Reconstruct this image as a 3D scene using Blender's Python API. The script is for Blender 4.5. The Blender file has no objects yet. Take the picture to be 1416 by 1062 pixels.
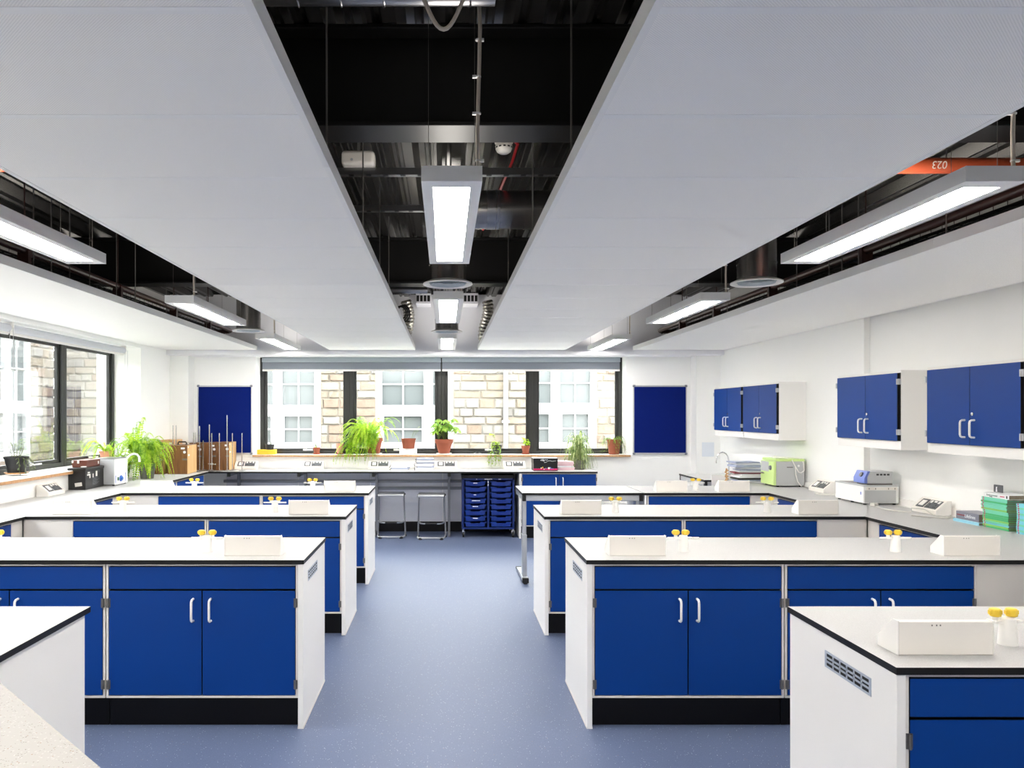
import bpy, math, random
from mathutils import Vector, Matrix

C = bpy.context.scene.collection
PI = math.pi
CAM_H = 1.68
BH = 0.90            # worktop height
rnd = random.Random(7)

# ------------------------------------------------------------------ materials
def lin(c):
    c = c / 255.0
    return c / 12.92 if c <= 0.04045 else ((c + 0.055) / 1.055) ** 2.4

def rgb(r, g, b):
    return (lin(r), lin(g), lin(b), 1.0)

def new_mat(name):
    m = bpy.data.materials.new(name)
    m.use_nodes = True
    nt = m.node_tree
    b = nt.nodes['Principled BSDF']
    return m, nt, b

def mat(name, col, rough=0.5, metal=0.0, spec=0.5, noise=0.0, nscale=20.0, bump=0.0, bscale=200.0, coat=0.0):
    m, nt, b = new_mat(name)
    b.inputs['Base Color'].default_value = col
    b.inputs['Roughness'].default_value = rough
    b.inputs['Metallic'].default_value = metal
    b.inputs['Specular IOR Level'].default_value = spec
    b.inputs['Coat Weight'].default_value = coat
    if noise or bump:
        tc = nt.nodes.new('ShaderNodeTexCoord')
    if noise:
        n = nt.nodes.new('ShaderNodeTexNoise')
        n.inputs['Scale'].default_value = nscale
        n.inputs['Detail'].default_value = 4
        nt.links.new(tc.outputs['Object'], n.inputs['Vector'])
        r = nt.nodes.new('ShaderNodeMapRange')
        r.inputs['To Min'].default_value = 1.0 - noise
        r.inputs['To Max'].default_value = 1.0 + noise
        nt.links.new(n.outputs['Fac'], r.inputs['Value'])
        mx = nt.nodes.new('ShaderNodeVectorMath')
        mx.operation = 'SCALE'
        mx.inputs[0].default_value = col[:3]
        nt.links.new(r.outputs['Result'], mx.inputs['Scale'])
        nt.links.new(mx.outputs['Vector'], b.inputs['Base Color'])
    if bump:
        n2 = nt.nodes.new('ShaderNodeTexNoise')
        n2.inputs['Scale'].default_value = bscale
        nt.links.new(tc.outputs['Object'], n2.inputs['Vector'])
        bp = nt.nodes.new('ShaderNodeBump')
        bp.inputs['Strength'].default_value = bump
        bp.inputs['Distance'].default_value = 0.01
        nt.links.new(n2.outputs['Fac'], bp.inputs['Height'])
        nt.links.new(bp.outputs['Normal'], b.inputs['Normal'])
    return m

def emis(name, col, strength):
    m, nt, b = new_mat(name)
    b.inputs['Base Color'].default_value = col
    b.inputs['Emission Color'].default_value = col
    b.inputs['Emission Strength'].default_value = strength
    return m

def speckle(name, base, flecks, rough, scale, spec=0.5, bump=0.0):
    """flecks: list of (colour, threshold) laid over the base by fine cell noise."""
    m, nt, b = new_mat(name)
    tc = nt.nodes.new('ShaderNodeTexCoord')
    prev = None
    for k, (col, th, sc) in enumerate(flecks):
        mp = nt.nodes.new('ShaderNodeMapping')
        mp.inputs['Location'].default_value = (3.7 * k, 1.3 * k, 0.6 * k)
        nt.links.new(tc.outputs['Object'], mp.inputs['Vector'])
        v = nt.nodes.new('ShaderNodeTexVoronoi')
        v.inputs['Scale'].default_value = scale * sc
        nt.links.new(mp.outputs['Vector'], v.inputs['Vector'])
        # cell chosen by its random colour, dot drawn by distance to the cell centre
        sep = nt.nodes.new('ShaderNodeSeparateColor')
        nt.links.new(v.outputs['Color'], sep.inputs['Color'])
        pick = nt.nodes.new('ShaderNodeMath'); pick.operation = 'LESS_THAN'
        pick.inputs[1].default_value = th
        nt.links.new(sep.outputs['Red'], pick.inputs[0])
        dot = nt.nodes.new('ShaderNodeMath'); dot.operation = 'LESS_THAN'
        dot.inputs[1].default_value = 0.32
        nt.links.new(v.outputs['Distance'], dot.inputs[0])
        mul = nt.nodes.new('ShaderNodeMath'); mul.operation = 'MULTIPLY'
        nt.links.new(pick.outputs[0], mul.inputs[0]); nt.links.new(dot.outputs[0], mul.inputs[1])
        mx = nt.nodes.new('ShaderNodeMix'); mx.data_type = 'RGBA'
        mx.inputs[6].default_value = base
        if prev is not None:
            nt.links.new(prev, mx.inputs[6])
        mx.inputs[7].default_value = col
        nt.links.new(mul.outputs[0], mx.inputs[0])
        prev = mx.outputs[2]
    nt.links.new(prev, b.inputs['Base Color'])
    b.inputs['Roughness'].default_value = rough
    b.inputs['Specular IOR Level'].default_value = spec
    return m

def perforated(name, base, hole, pitch, radius, rough=0.55):
    m, nt, b = new_mat(name)
    geo = nt.nodes.new('ShaderNodeNewGeometry')
    sc = nt.nodes.new('ShaderNodeVectorMath'); sc.operation = 'SCALE'
    sc.inputs['Scale'].default_value = 1.0 / pitch
    nt.links.new(geo.outputs['Position'], sc.inputs[0])
    rot = nt.nodes.new('ShaderNodeVectorRotate'); rot.rotation_type = 'Z_AXIS'
    rot.inputs['Angle'].default_value = PI / 4
    nt.links.new(sc.outputs['Vector'], rot.inputs['Vector'])
    fr = nt.nodes.new('ShaderNodeVectorMath'); fr.operation = 'FRACTION'
    nt.links.new(rot.outputs['Vector'], fr.inputs[0])
    sub = nt.nodes.new('ShaderNodeVectorMath'); sub.operation = 'SUBTRACT'
    sub.inputs[1].default_value = (0.5, 0.5, 0.0)
    nt.links.new(fr.outputs['Vector'], sub.inputs[0])
    flat = nt.nodes.new('ShaderNodeVectorMath'); flat.operation = 'MULTIPLY'
    flat.inputs[1].default_value = (1, 1, 0)
    nt.links.new(sub.outputs['Vector'], flat.inputs[0])
    ln = nt.nodes.new('ShaderNodeVectorMath'); ln.operation = 'LENGTH'
    nt.links.new(flat.outputs['Vector'], ln.inputs[0])
    lt = nt.nodes.new('ShaderNodeMath'); lt.operation = 'LESS_THAN'
    lt.inputs[1].default_value = radius
    nt.links.new(ln.outputs['Value'], lt.inputs[0])
    mx = nt.nodes.new('ShaderNodeMix'); mx.data_type = 'RGBA'
    mx.inputs[6].default_value = base
    mx.inputs[7].default_value = hole
    nt.links.new(lt.outputs[0], mx.inputs[0])
    nt.links.new(mx.outputs[2], b.inputs['Base Color'])
    b.inputs['Roughness'].default_value = rough
    return m

def wood(name, c1, c2, scale=6.0, rough=0.5):
    m, nt, b = new_mat(name)
    tc = nt.nodes.new('ShaderNodeTexCoord')
    mp = nt.nodes.new('ShaderNodeMapping')
    mp.inputs['Scale'].default_value = (scale * 6, scale * 6, scale * 0.6)
    nt.links.new(tc.outputs['Object'], mp.inputs['Vector'])
    n = nt.nodes.new('ShaderNodeTexNoise')
    n.inputs['Scale'].default_value = 1.5; n.inputs['Detail'].default_value = 6
    nt.links.new(mp.outputs['Vector'], n.inputs['Vector'])
    r = nt.nodes.new('ShaderNodeValToRGB')
    r.color_ramp.elements[0].position = 0.3; r.color_ramp.elements[0].color = c1
    r.color_ramp.elements[1].position = 0.7; r.color_ramp.elements[1].color = c2
    nt.links.new(n.outputs['Fac'], r.inputs['Fac'])
    nt.links.new(r.outputs['Color'], b.inputs['Base Color'])
    b.inputs['Roughness'].default_value = rough
    return m

def leafmat(name, c1, c2, trans=0.45):
    m = bpy.data.materials.new(name); m.use_nodes = True
    nt = m.node_tree; nt.nodes.clear()
    out = nt.nodes.new('ShaderNodeOutputMaterial')
    tc = nt.nodes.new('ShaderNodeTexCoord')
    n = nt.nodes.new('ShaderNodeTexNoise'); n.inputs['Scale'].default_value = 25
    nt.links.new(tc.outputs['Object'], n.inputs['Vector'])
    r = nt.nodes.new('ShaderNodeValToRGB')
    r.color_ramp.elements[0].position = 0.35; r.color_ramp.elements[0].color = c1
    r.color_ramp.elements[1].position = 0.65; r.color_ramp.elements[1].color = c2
    nt.links.new(n.outputs['Fac'], r.inputs['Fac'])
    d = nt.nodes.new('ShaderNodeBsdfPrincipled'); d.inputs['Roughness'].default_value = 0.5
    t = nt.nodes.new('ShaderNodeBsdfTranslucent')
    mix = nt.nodes.new('ShaderNodeMixShader'); mix.inputs[0].default_value = trans
    nt.links.new(r.outputs['Color'], d.inputs['Base Color'])
    nt.links.new(r.outputs['Color'], t.inputs['Color'])
    nt.links.new(d.outputs[0], mix.inputs[1]); nt.links.new(t.outputs[0], mix.inputs[2])
    nt.links.new(mix.outputs[0], out.inputs['Surface'])
    return m

def glass_pane(name, tint, refl):
    m = bpy.data.materials.new(name); m.use_nodes = True
    nt = m.node_tree; nt.nodes.clear()
    out = nt.nodes.new('ShaderNodeOutputMaterial')
    t = nt.nodes.new('ShaderNodeBsdfTransparent'); t.inputs['Color'].default_value = tint
    g = nt.nodes.new('ShaderNodeBsdfGlossy'); g.inputs['Roughness'].default_value = 0.02
    f = nt.nodes.new('ShaderNodeFresnel'); f.inputs['IOR'].default_value = 1.35
    mul = nt.nodes.new('ShaderNodeMath'); mul.operation = 'MULTIPLY'; mul.inputs[1].default_value = refl
    nt.links.new(f.outputs[0], mul.inputs[0])
    mix = nt.nodes.new('ShaderNodeMixShader')
    nt.links.new(mul.outputs[0], mix.inputs[0])
    nt.links.new(t.outputs[0], mix.inputs[1]); nt.links.new(g.outputs[0], mix.inputs[2])
    nt.links.new(mix.outputs[0], out.inputs['Surface'])
    return m

M = {}
M['wall'] = mat('wall_paint', rgb(247, 247, 245), 0.6, noise=0.01, nscale=3)
M['bulkhead'] = mat('bulkhead_paint', rgb(236, 236, 240), 0.6, noise=0.01)
M['raft'] = perforated('perforated_white_metal', rgb(253, 252, 250), rgb(226, 225, 224), 0.0055, 0.26)
M['rafttrim'] = mat('white_powder_coat', rgb(242, 242, 241), 0.45)
M['joint'] = mat('raft_joint', rgb(246, 246, 246), 0.35)
M['black'] = mat('black_ceiling_paint', rgb(8, 7, 7), 0.5, noise=0.1, nscale=4)
M['deck'] = mat('dark_steel_deck', (0.10, 0.095, 0.09, 1), 0.26, metal=0.85, noise=0.25, nscale=3)
M['beam'] = mat('dark_steel_beam', (0.004, 0.0036, 0.0036, 1), 0.45, spec=0.35, noise=0.2, nscale=5)
M['galv'] = mat('galvanised_steel', rgb(150, 150, 152), 0.28, metal=0.95, noise=0.1, nscale=30)
M['ductdark'] = mat('galvanised_duct', (0.34, 0.33, 0.32, 1), 0.25, metal=0.95, noise=0.15, nscale=8)
M['foil'] = mat('crumpled_foil', rgb(190, 186, 176), 0.22, metal=0.9, bump=1.0, bscale=40)
M['blue'] = mat('blue_laminate', rgb(0, 57, 135), 0.42, spec=0.22, noise=0.02, nscale=6)
M['bluesteel'] = mat('blue_powder_coat', rgb(6, 40, 112), 0.35)
M['bluetray'] = mat('blue_tray_plastic', rgb(8, 50, 140), 0.3)
M['core'] = mat('black_core_edge', rgb(15, 14, 14), 0.42, spec=0.35)
M['beige'] = mat('light_grey_laminate', rgb(222, 217, 211), 0.5)
M['panel'] = mat('white_laminate', rgb(241, 239, 236), 0.45)
M['top'] = speckle('white_worktop_laminate', rgb(187, 186, 185), [(rgb(168, 166, 167), 0.35, 1.0), (rgb(199, 199, 199), 0.3, 0.8)], 0.45, 260, spec=0.3)
M['topnear'] = speckle('speckled_solid_surface', rgb(170, 166, 161), [(rgb(126, 117, 108), 0.16, 1.0), (rgb(184, 181, 177), 0.3, 0.7), (rgb(146, 116, 94), 0.05, 0.8)], 0.45, 190)
M['seal'] = mat('black_recess', rgb(14, 13, 14), 0.6)
M['plinth'] = mat('black_plinth', rgb(6, 5, 7), 0.4, spec=0.25)
M['floor'] = speckle('blue_safety_vinyl', rgb(90, 102, 131), [(rgb(112, 126, 156), 0.12, 1.0), (rgb(74, 86, 116), 0.16, 1.0), (rgb(196, 202, 214), 0.03, 0.8), (rgb(150, 118, 96), 0.004, 0.7)], 0.5, 230, spec=0.4)
M['white'] = mat('white_plastic', rgb(238, 236, 232), 0.35)
M['cream'] = mat('cream_plastic', rgb(234, 229, 222), 0.4)
M['yellow'] = mat('yellow_plastic', rgb(236, 200, 64), 0.4)
M['ytag'] = mat('yellow_card', rgb(230, 184, 44), 0.6)
M['hinge'] = mat('hinge_steel', rgb(120, 117, 114), 0.35, metal=0.6)
M['chrome'] = mat('bright_steel', rgb(205, 205, 208), 0.2, metal=1.0)
M['alu'] = mat('satin_aluminium', rgb(190, 192, 196), 0.35, metal=0.7)
M['greyframe'] = mat('grey_frame_paint', rgb(128, 130, 138), 0.4, metal=0.2)
M['greypanel'] = mat('grey_back_panel', rgb(214, 215, 224), 0.5)
M['ventplate'] = mat('vent_plate', rgb(186, 194, 206), 0.4, metal=0.3)
M['winframe'] = mat('dark_grey_window_frame', rgb(40, 41, 39), 0.38, metal=0.1)
M['rubber'] = mat('black_rubber', rgb(14, 14, 15), 0.55)
M['felt'] = mat('navy_felt', rgb(2, 26, 104), 0.85, spec=0.15, bump=0.3, bscale=500)
M['blind'] = mat('grey_blind_fabric', rgb(128, 134, 144), 0.7)
M['blindlight'] = mat('grey_blind_cassette', rgb(168, 178, 184), 0.5)
M['blindwhite'] = mat('pale_blind', rgb(205, 207, 214), 0.5)
M['oak'] = wood('oak_edge', rgb(176, 128, 84), rgb(206, 160, 112), 5)
M['ply'] = wood('varnished_plywood', rgb(98, 62, 30), rgb(134, 90, 48), 3, 0.4)
M['plylight'] = wood('pale_and_lit_plywood', rgb(206, 160, 104), rgb(232, 192, 138), 3, 0.45)  # pale wood; doubles as the lit tone on the brown cases' sides
M['terracotta'] = mat('terracotta', rgb(146, 78, 55), 0.8, noise=0.1, nscale=15)
M['terrapale'] = mat('pale_terracotta', rgb(214, 150, 130), 0.8, noise=0.08, nscale=15)
M['soil'] = mat('potting_soil', rgb(46, 34, 26), 0.95, noise=0.3, nscale=60)
M['blackpot'] = mat('black_plastic_pot', rgb(28, 28, 30), 0.45)
M['greypot'] = mat('grey_pot', rgb(110, 110, 104), 0.6)
M['fern'] = leafmat('bright_fern', rgb(150, 196, 30), rgb(214, 236, 80), 0.5)
M['ferndark'] = leafmat('green_fern', rgb(96, 150, 34), rgb(176, 210, 84), 0.5)
M['leaf'] = leafmat('green_leaf', rgb(96, 160, 48), rgb(190, 216, 100), 0.45)
M['spider'] = leafmat('striped_leaf', rgb(98, 132, 60), rgb(196, 206, 146), 0.35)
M['dull'] = leafmat('dull_leaf', rgb(60, 72, 50), rgb(110, 116, 84), 0.3)
M['stem'] = mat('plant_stem', rgb(96, 110, 52), 0.7)
M['redpipe'] = mat('red_oxide_pipe', rgb(206, 92, 56), 0.38)
M['brownpipe'] = mat('brown_pipe_paint', rgb(58, 34, 30), 0.35)
M['redcable'] = mat('red_cable', rgb(196, 32, 40), 0.5)
M['orange'] = mat('orange_marking', rgb(236, 226, 214), 0.6)
M['paper'] = mat('white_paper', rgb(240, 240, 242), 0.8)
M['pinkpaper'] = mat('pink_paper', rgb(236, 204, 212), 0.8)
M['bluepaper'] = mat('blue_grey_paper', rgb(168, 176, 200), 0.8)
M['redpaper'] = mat('maroon_card', rgb(140, 64, 70), 0.7)
M['darkpaper'] = mat('dark_card', rgb(60, 62, 62), 0.7)
M['pages'] = mat('page_edges', rgb(142, 126, 108), 0.9, noise=0.3, nscale=120)
M['green1'] = mat('green_cover', rgb(70, 186, 120), 0.4)
M['green2'] = mat('mint_cover', rgb(122, 214, 186), 0.4)
M['green3'] = mat('lime_cover', rgb(140, 206, 110), 0.4)
M['aqua'] = mat('aqua_cover', rgb(128, 212, 230), 0.4)
M['magenta'] = mat('magenta_print', rgb(206, 30, 104), 0.45)
M['greybook'] = mat('grey_cover', rgb(128, 128, 142), 0.4)
M['skybook'] = mat('sky_blue_cover', rgb(156, 216, 236), 0.4)
M['darkgreen'] = mat('dark_green_print', rgb(20, 90, 70), 0.5)
M['limebox'] = mat('lime_paint', rgb(206, 232, 150), 0.4)
M['steelgrey'] = mat('grey_instrument', rgb(186, 188, 190), 0.4)
M['instr'] = mat('white_instrument', rgb(234, 234, 234), 0.35)
M['bluefront'] = mat('blue_control_panel', rgb(110, 130, 206), 0.4)
M['dial'] = mat('blue_dial', rgb(50, 110, 200), 0.35)
M['socket'] = mat('dark_grey_socket', rgb(86, 88, 92), 0.4)
M['socketblack'] = mat('black_socket', rgb(34, 34, 36), 0.4)
M['blackbox'] = mat('black_case', rgb(18, 17, 18), 0.3)
M['maroon'] = mat('maroon_box', rgb(96, 44, 26), 0.5)
M['cable'] = mat('grey_cable', rgb(205, 203, 196), 0.45)
M['flex'] = mat('cream_flex', rgb(206, 196, 182), 0.45)
M['led'] = emis('light_diffuser', (1.0, 0.96, 0.895, 1), 11.0)
M['uplight'] = emis('light_top', (1.0, 0.95, 0.88, 1), 2.2)
M['glass'] = glass_pane('window_glass', (0.97, 0.985, 0.98, 1), 0.5)
M['upvc'] = mat('white_window_plastic', rgb(152, 153, 153), 0.4)
M['outglass'] = mat('reflecting_pane', rgb(78, 82, 82), 0.12, noise=0.08, nscale=2)
STONE = [mat('sandstone_%s' % n, rgb(*c), 0.9, noise=0.3, nscale=13, bump=1.0, bscale=18) for n, c in
         (('cream', (106, 99, 89)), ('buff', (100, 92, 80)), ('grey', (95, 92, 87)), ('tan', (99, 86, 74)), ('pale', (109, 105, 98)))]
M['mortar'] = mat('pale_mortar', rgb(96, 92, 85), 0.95)
M['ground'] = mat('paving_ground', rgb(206, 204, 198), 0.9, noise=0.1, nscale=3)

# ------------------------------------------------------------------ geometry helpers
class MB:
    def __init__(self):
        self.v = []; self.f = []; self.m = []
    def add(self, vs, fs, m=0):
        o = len(self.v)
        self.v += [tuple(p) for p in vs]
        self.f += [tuple(i + o for i in f) for f in fs]
        self.m += [m] * len(fs)
    def box(self, x0, x1, y0, y1, z0, z1, m=0, mf=None):
        """mf: material per face in the order -z +z -y +x +y -x."""
        vs = [(x0, y0, z0), (x1, y0, z0), (x1, y1, z0), (x0, y1, z0), (x0, y0, z1), (x1, y0, z1), (x1, y1, z1), (x0, y1, z1)]
        fs = [(3, 2, 1, 0), (4, 5, 6, 7), (0, 1, 5, 4), (1, 2, 6, 5), (2, 3, 7, 6), (3, 0, 4, 7)]
        if mf is None:
            self.add(vs, fs, m)
        else:
            o = len(self.v)
            self.v += vs
            self.f += [tuple(i + o for i in f) for f in fs]
            self.m += list(mf)
    def obox(self, c, size, rot, m=0):
        """box of SIZE centred on C turned by the matrix ROT."""
        sx, sy, sz = [s / 2 for s in size]
        vs = []
        for p in [(-sx, -sy, -sz), (sx, -sy, -sz), (sx, sy, -sz), (-sx, sy, -sz), (-sx, -sy, sz), (sx, -sy, sz), (sx, sy, sz), (-sx, sy, sz)]:
            vs.append(Vector(c) + rot @ Vector(p))
        self.add(vs, [(3, 2, 1, 0), (4, 5, 6, 7), (0, 1, 5, 4), (1, 2, 6, 5), (2, 3, 7, 6), (3, 0, 4, 7)], m)
    def cyl(self, p0, p1, r0, r1=None, n=14, m=0, caps=True):
        r1 = r0 if r1 is None else r1
        p0, p1 = Vector(p0), Vector(p1)
        d = (p1 - p0).normalized()
        a = d.orthogonal().normalized(); b = d.cross(a)
        vs = []
        for p, r in ((p0, r0), (p1, r1)):
            for k in range(n):
                t = 2 * PI * k / n
                vs.append(p + a * (r * math.cos(t)) + b * (r * math.sin(t)))
        fs = [(k, (k + 1) % n, n + (k + 1) % n, n + k) for k in range(n)]
        if caps:
            fs += [tuple(range(n - 1, -1, -1)), tuple(range(n, 2 * n))]
        self.add(vs, fs, m)
    def tube(self, pts, r, n=8, m=0, caps=True, closed=False):
        pts = [Vector(p) for p in pts]
        rs = r if isinstance(r, (list, tuple)) else [r] * len(pts)
        N = len(pts)
        vs = []; a = None
        for i, p in enumerate(pts):
            if closed:
                d = (pts[(i + 1) % N] - pts[i - 1]).normalized()
            else:
                d = (pts[min(i + 1, N - 1)] - pts[max(i - 1, 0)]).normalized()
            if a is None:
                a = d.orthogonal().normalized()
            a = (a - d * a.dot(d))
            if a.length < 1e-6:
                a = d.orthogonal()
            a.normalize(); b = d.cross(a)
            for k in range(n):
                t = 2 * PI * k / n
                vs.append(p + a * (rs[i] * math.cos(t)) + b * (rs[i] * math.sin(t)))
        fs = []
        for i in range(N if closed else N - 1):
            j = (i + 1) % N
            for k in range(n):
                fs.append((i * n + k, i * n + (k + 1) % n, j * n + (k + 1) % n, j * n + k))
        if caps and not closed:
            fs += [tuple(range(n - 1, -1, -1)), tuple((N - 1) * n + k for k in range(n))]
        self.add(vs, fs, m)
    def lathe(self, prof, c=(0, 0, 0), n=24, m=0, caps=True):
        vs = []
        for r, z in prof:
            for k in range(n):
                t = 2 * PI * k / n
                vs.append((c[0] + r * math.cos(t), c[1] + r * math.sin(t), c[2] + z))
        fs = []
        for i in range(len(prof) - 1):
            for k in range(n):
                fs.append((i * n + k, i * n + (k + 1) % n, (i + 1) * n + (k + 1) % n, (i + 1) * n + k))
        if caps:
            fs.append(tuple(range(n - 1, -1, -1)))
            fs.append(tuple((len(prof) - 1) * n + k for k in range(n)))
        self.add(vs, fs, m)
    def prism(self, poly, axis, a0, a1, m=0, mcap=None):
        """poly: 2-D outline (counter-clockwise), extruded along AXIS from a0 to a1."""
        def P(u, v, a):
            return {'x': (a, u, v), 'y': (u, a, v), 'z': (u, v, a)}[axis]
        n = len(poly)
        vs = [P(u, v, a0) for u, v in poly] + [P(u, v, a1) for u, v in poly]
        self.add(vs, [(k, (k + 1) % n, n + (k + 1) % n, n + k) for k in range(n)], m)
        o = len(self.v) - 2 * n
        self.f += [tuple(o + k for k in range(n - 1, -1, -1)), tuple(o + n + k for k in range(n))]
        self.m += [m if mcap is None else mcap] * 2
    def quad(self, a, b, c, d, m=0):
        self.add([a, b, c, d], [(0, 1, 2, 3)], m)
    def build(self, name, mats, parent=None, bevel=0.0, seg=2, smooth=True, fix=True):
        me = bpy.data.meshes.new(name)
        me.from_pydata([tuple(v) for v in self.v], [], self.f)
        mats = mats if isinstance(mats, (list, tuple)) else [mats]
        for x in mats:
            me.materials.append(x)
        me.polygons.foreach_set('material_index', self.m)
        if fix:
            import bmesh
            bm = bmesh.new(); bm.from_mesh(me)
            bmesh.ops.recalc_face_normals(bm, faces=bm.faces)
            bm.to_mesh(me); bm.free()
        if smooth:
            me.polygons.foreach_set('use_smooth', [True] * len(me.polygons))
            me.set_sharp_from_angle(angle=math.radians(35))
        me.update()
        o = bpy.data.objects.new(name, me)
        C.objects.link(o)
        if parent is not None:
            o.parent = parent
        if bevel:
            md = o.modifiers.new('edge', 'BEVEL')
            md.width = bevel; md.segments = seg; md.limit_method = 'ANGLE'; md.angle_limit = math.radians(40)
            md.harden_normals = False
        return o

def thing(name, label, cat, loc=(0, 0, 0), rz=0.0, group=None):
    o = bpy.data.objects.new(name, None)
    C.objects.link(o)
    o.empty_display_size = 0.1
    o.location = loc; o.rotation_euler = (0, 0, rz)
    o['label'] = label; o['category'] = cat
    if group:
        o['group'] = group
    return o

def tag(o, label, cat, group=None, loc=None):
    o['label'] = label; o['category'] = cat
    if group:
        o['group'] = group
    if loc is not None:
        o.location = loc
    return o

def struct(o):
    o['kind'] = 'structure'
    return o

KIDS = {}
def dup(root, loc, rz, label, group=None):
    """a copy of a thing with copies of its parts and sub-parts"""
    if root.name not in KIDS:
        KIDS[root.name] = [(ch, [g for g in bpy.data.objects if g.parent == ch]) for ch in bpy.data.objects if ch.parent == root]
    r = root.copy(); C.objects.link(r)
    r.location = loc; r.rotation_euler = (0, 0, rz)
    r['label'] = label
    if group:
        r['group'] = group
    for ch, gs in KIDS[root.name]:
        c = ch.copy(); C.objects.link(c); c.parent = r
        for g in gs:
            d = g.copy(); C.objects.link(d); d.parent = c
    return r

def text_mesh(s, size, depth=0.0004):
    cu = bpy.data.curves.new('lettering', 'FONT')
    cu.body = s; cu.size = size; cu.extrude = depth
    cu.align_x = 'CENTER'; cu.align_y = 'CENTER'
    o = bpy.data.objects.new('lettering', cu)
    C.objects.link(o)
    dg = bpy.context.evaluated_depsgraph_get()
    me = bpy.data.meshes.new_from_object(o.evaluated_get(dg))
    bpy.data.objects.remove(o)
    bpy.data.curves.remove(cu)
    return me

def text_part(s, size, m, loc, rot, parent, name='lettering'):
    me = text_mesh(s, size)
    me.materials.clear(); me.materials.append(m)
    o = bpy.data.objects.new(name, me)
    C.objects.link(o); o.parent = parent
    o.location = loc; o.rotation_euler = rot
    return o

ORD = ['zeroth', 'first', 'second', 'third', 'fourth', 'fifth', 'sixth', 'seventh', 'eighth', 'ninth', 'tenth', 'eleventh', 'twelfth',
       'thirteenth', 'fourteenth', 'fifteenth', 'sixteenth', 'seventeenth', 'eighteenth', 'nineteenth', 'twentieth', 'twenty-first', 'twenty-second']

# ------------------------------------------------------------------ the room
YB = 10.85           # end wall with the four windows
YF = -2.6            # wall behind the camera
XL, XR = -3.845, 3.845
RAFT = 2.555         # underside of the ceiling rafts
DECK = 3.29

b = MB(); b.box(-4.35, 4.2, YF - 0.2, YB + 0.3, -0.12, 0.0)
struct(b.build('floor', M['floor'], smooth=False))

# end wall with its window opening
WX0, WX1, WZ0, WZ1 = -2.70, 2.585, 1.09, 2.50
b = MB()
b.box(-4.4, WX0, YB, YB + 0.36, 0, 3.5)
b.box(WX1, 4.2, YB, YB + 0.36, 0, 3.5)
b.box(WX0, WX1, YB, YB + 0.36, 0, WZ0)
b.box(WX0, WX1, YB, YB + 0.36, WZ1, 3.5)
struct(b.build('wall_back', M['wall'], smooth=False))

# window-side wall, windows all along it
LZ0, LZ1, LY0, LY1 = 1.10, 2.51, 0.70, 9.60
b = MB()
b.box(-4.40, XL, LY1, YB, 0, 3.5)
b.box(-4.40, XL, YF, LY0, 0, 3.5)
b.box(-4.40, XL, LY0, LY1, 0, LZ0)
b.box(-4.40, XL, LY0, LY1, LZ1, 3.5)
struct(b.build('wall_left', M['wall'], smooth=False))

# cupboard-side wall: the nearer stretch stands back by a few centimetres
b = MB()
b.box(XR, 4.15, 6.97, YB, 0, 3.5)
b.box(3.90, 4.15, YF, 6.97, 0, 3.5)
struct(b.build('wall_right', M['wall'], smooth=False))
b = MB(); b.box(-4.4, 4.15, YF - 0.2, YF, 0, 3.5)
struct(b.build('wall_front', M['wall'], smooth=False))

# boxed-in columns in the two far corners
b = MB(); b.box(XL, -3.584, 10.60, YB, 0, 2.60)
struct(b.build('column_left', M['wall'], smooth=False))
b = MB(); b.box(3.508, XR, 10.60, YB, 0, 2.60)
struct(b.build('column_right', M['wall'], smooth=False))

# bulkhead above the end windows
b = MB()
b.box(-3.845, 3.845, 10.46, YB, 2.49, 3.32)
struct(b.build('trim_1', M['bulkhead'], bevel=0.003, smooth=False))

# dark vinyl coving at the foot of the end wall
b = MB(); b.box(-3.58, 3.50, YB - 0.012, YB, 0, 0.14)
struct(b.build('baseboard_back', M['plinth'], smooth=False))

# trapezoidal steel deck: ribs run towards the end wall
b = MB()
prof = []
x = -4.2
pitch = 0.30
while x < 4.1:
    prof += [(x, 3.29), (x + 0.012, 3.31), (x + 0.03, 3.31), (x + 0.042, 3.29), (x + 0.10, 3.29), (x + 0.135, 3.36), (x + 0.17, 3.36), (x + 0.18, 3.345),
             (x + 0.20, 3.345), (x + 0.21, 3.36), (x + 0.245, 3.36), (x + 0.28, 3.29)]
    x += pitch
vs = [(u, YF, z) for u, z in prof] + [(u, YB, z) for u, z in prof]
n = len(prof)
b.add(vs, [(k, k + 1, n + k + 1, n + k) for k in range(n - 1)], 0)
b.box(-4.4, 4.2, YF - 0.2, YB + 0.3, 3.42, 3.5, 1)
struct(b.build('ceiling', [M['deck'], M['black']], smooth=False, fix=False))

# steel I-beams across the room
for yb in (-0.66, 3.13, 6.92):
    b = MB()
    b.box(-4.3, 4.15, yb, yb + 0.20, 2.868, 2.886)
    b.box(-4.3, 4.15, yb, yb + 0.20, 3.27, 3.288)
    b.box(-4.3, 4.15, yb + 0.085, yb + 0.115, 2.886, 3.27)
    o = struct(b.build('ceiling_beam', M['beam'], bevel=0.003, smooth=False))

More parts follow.
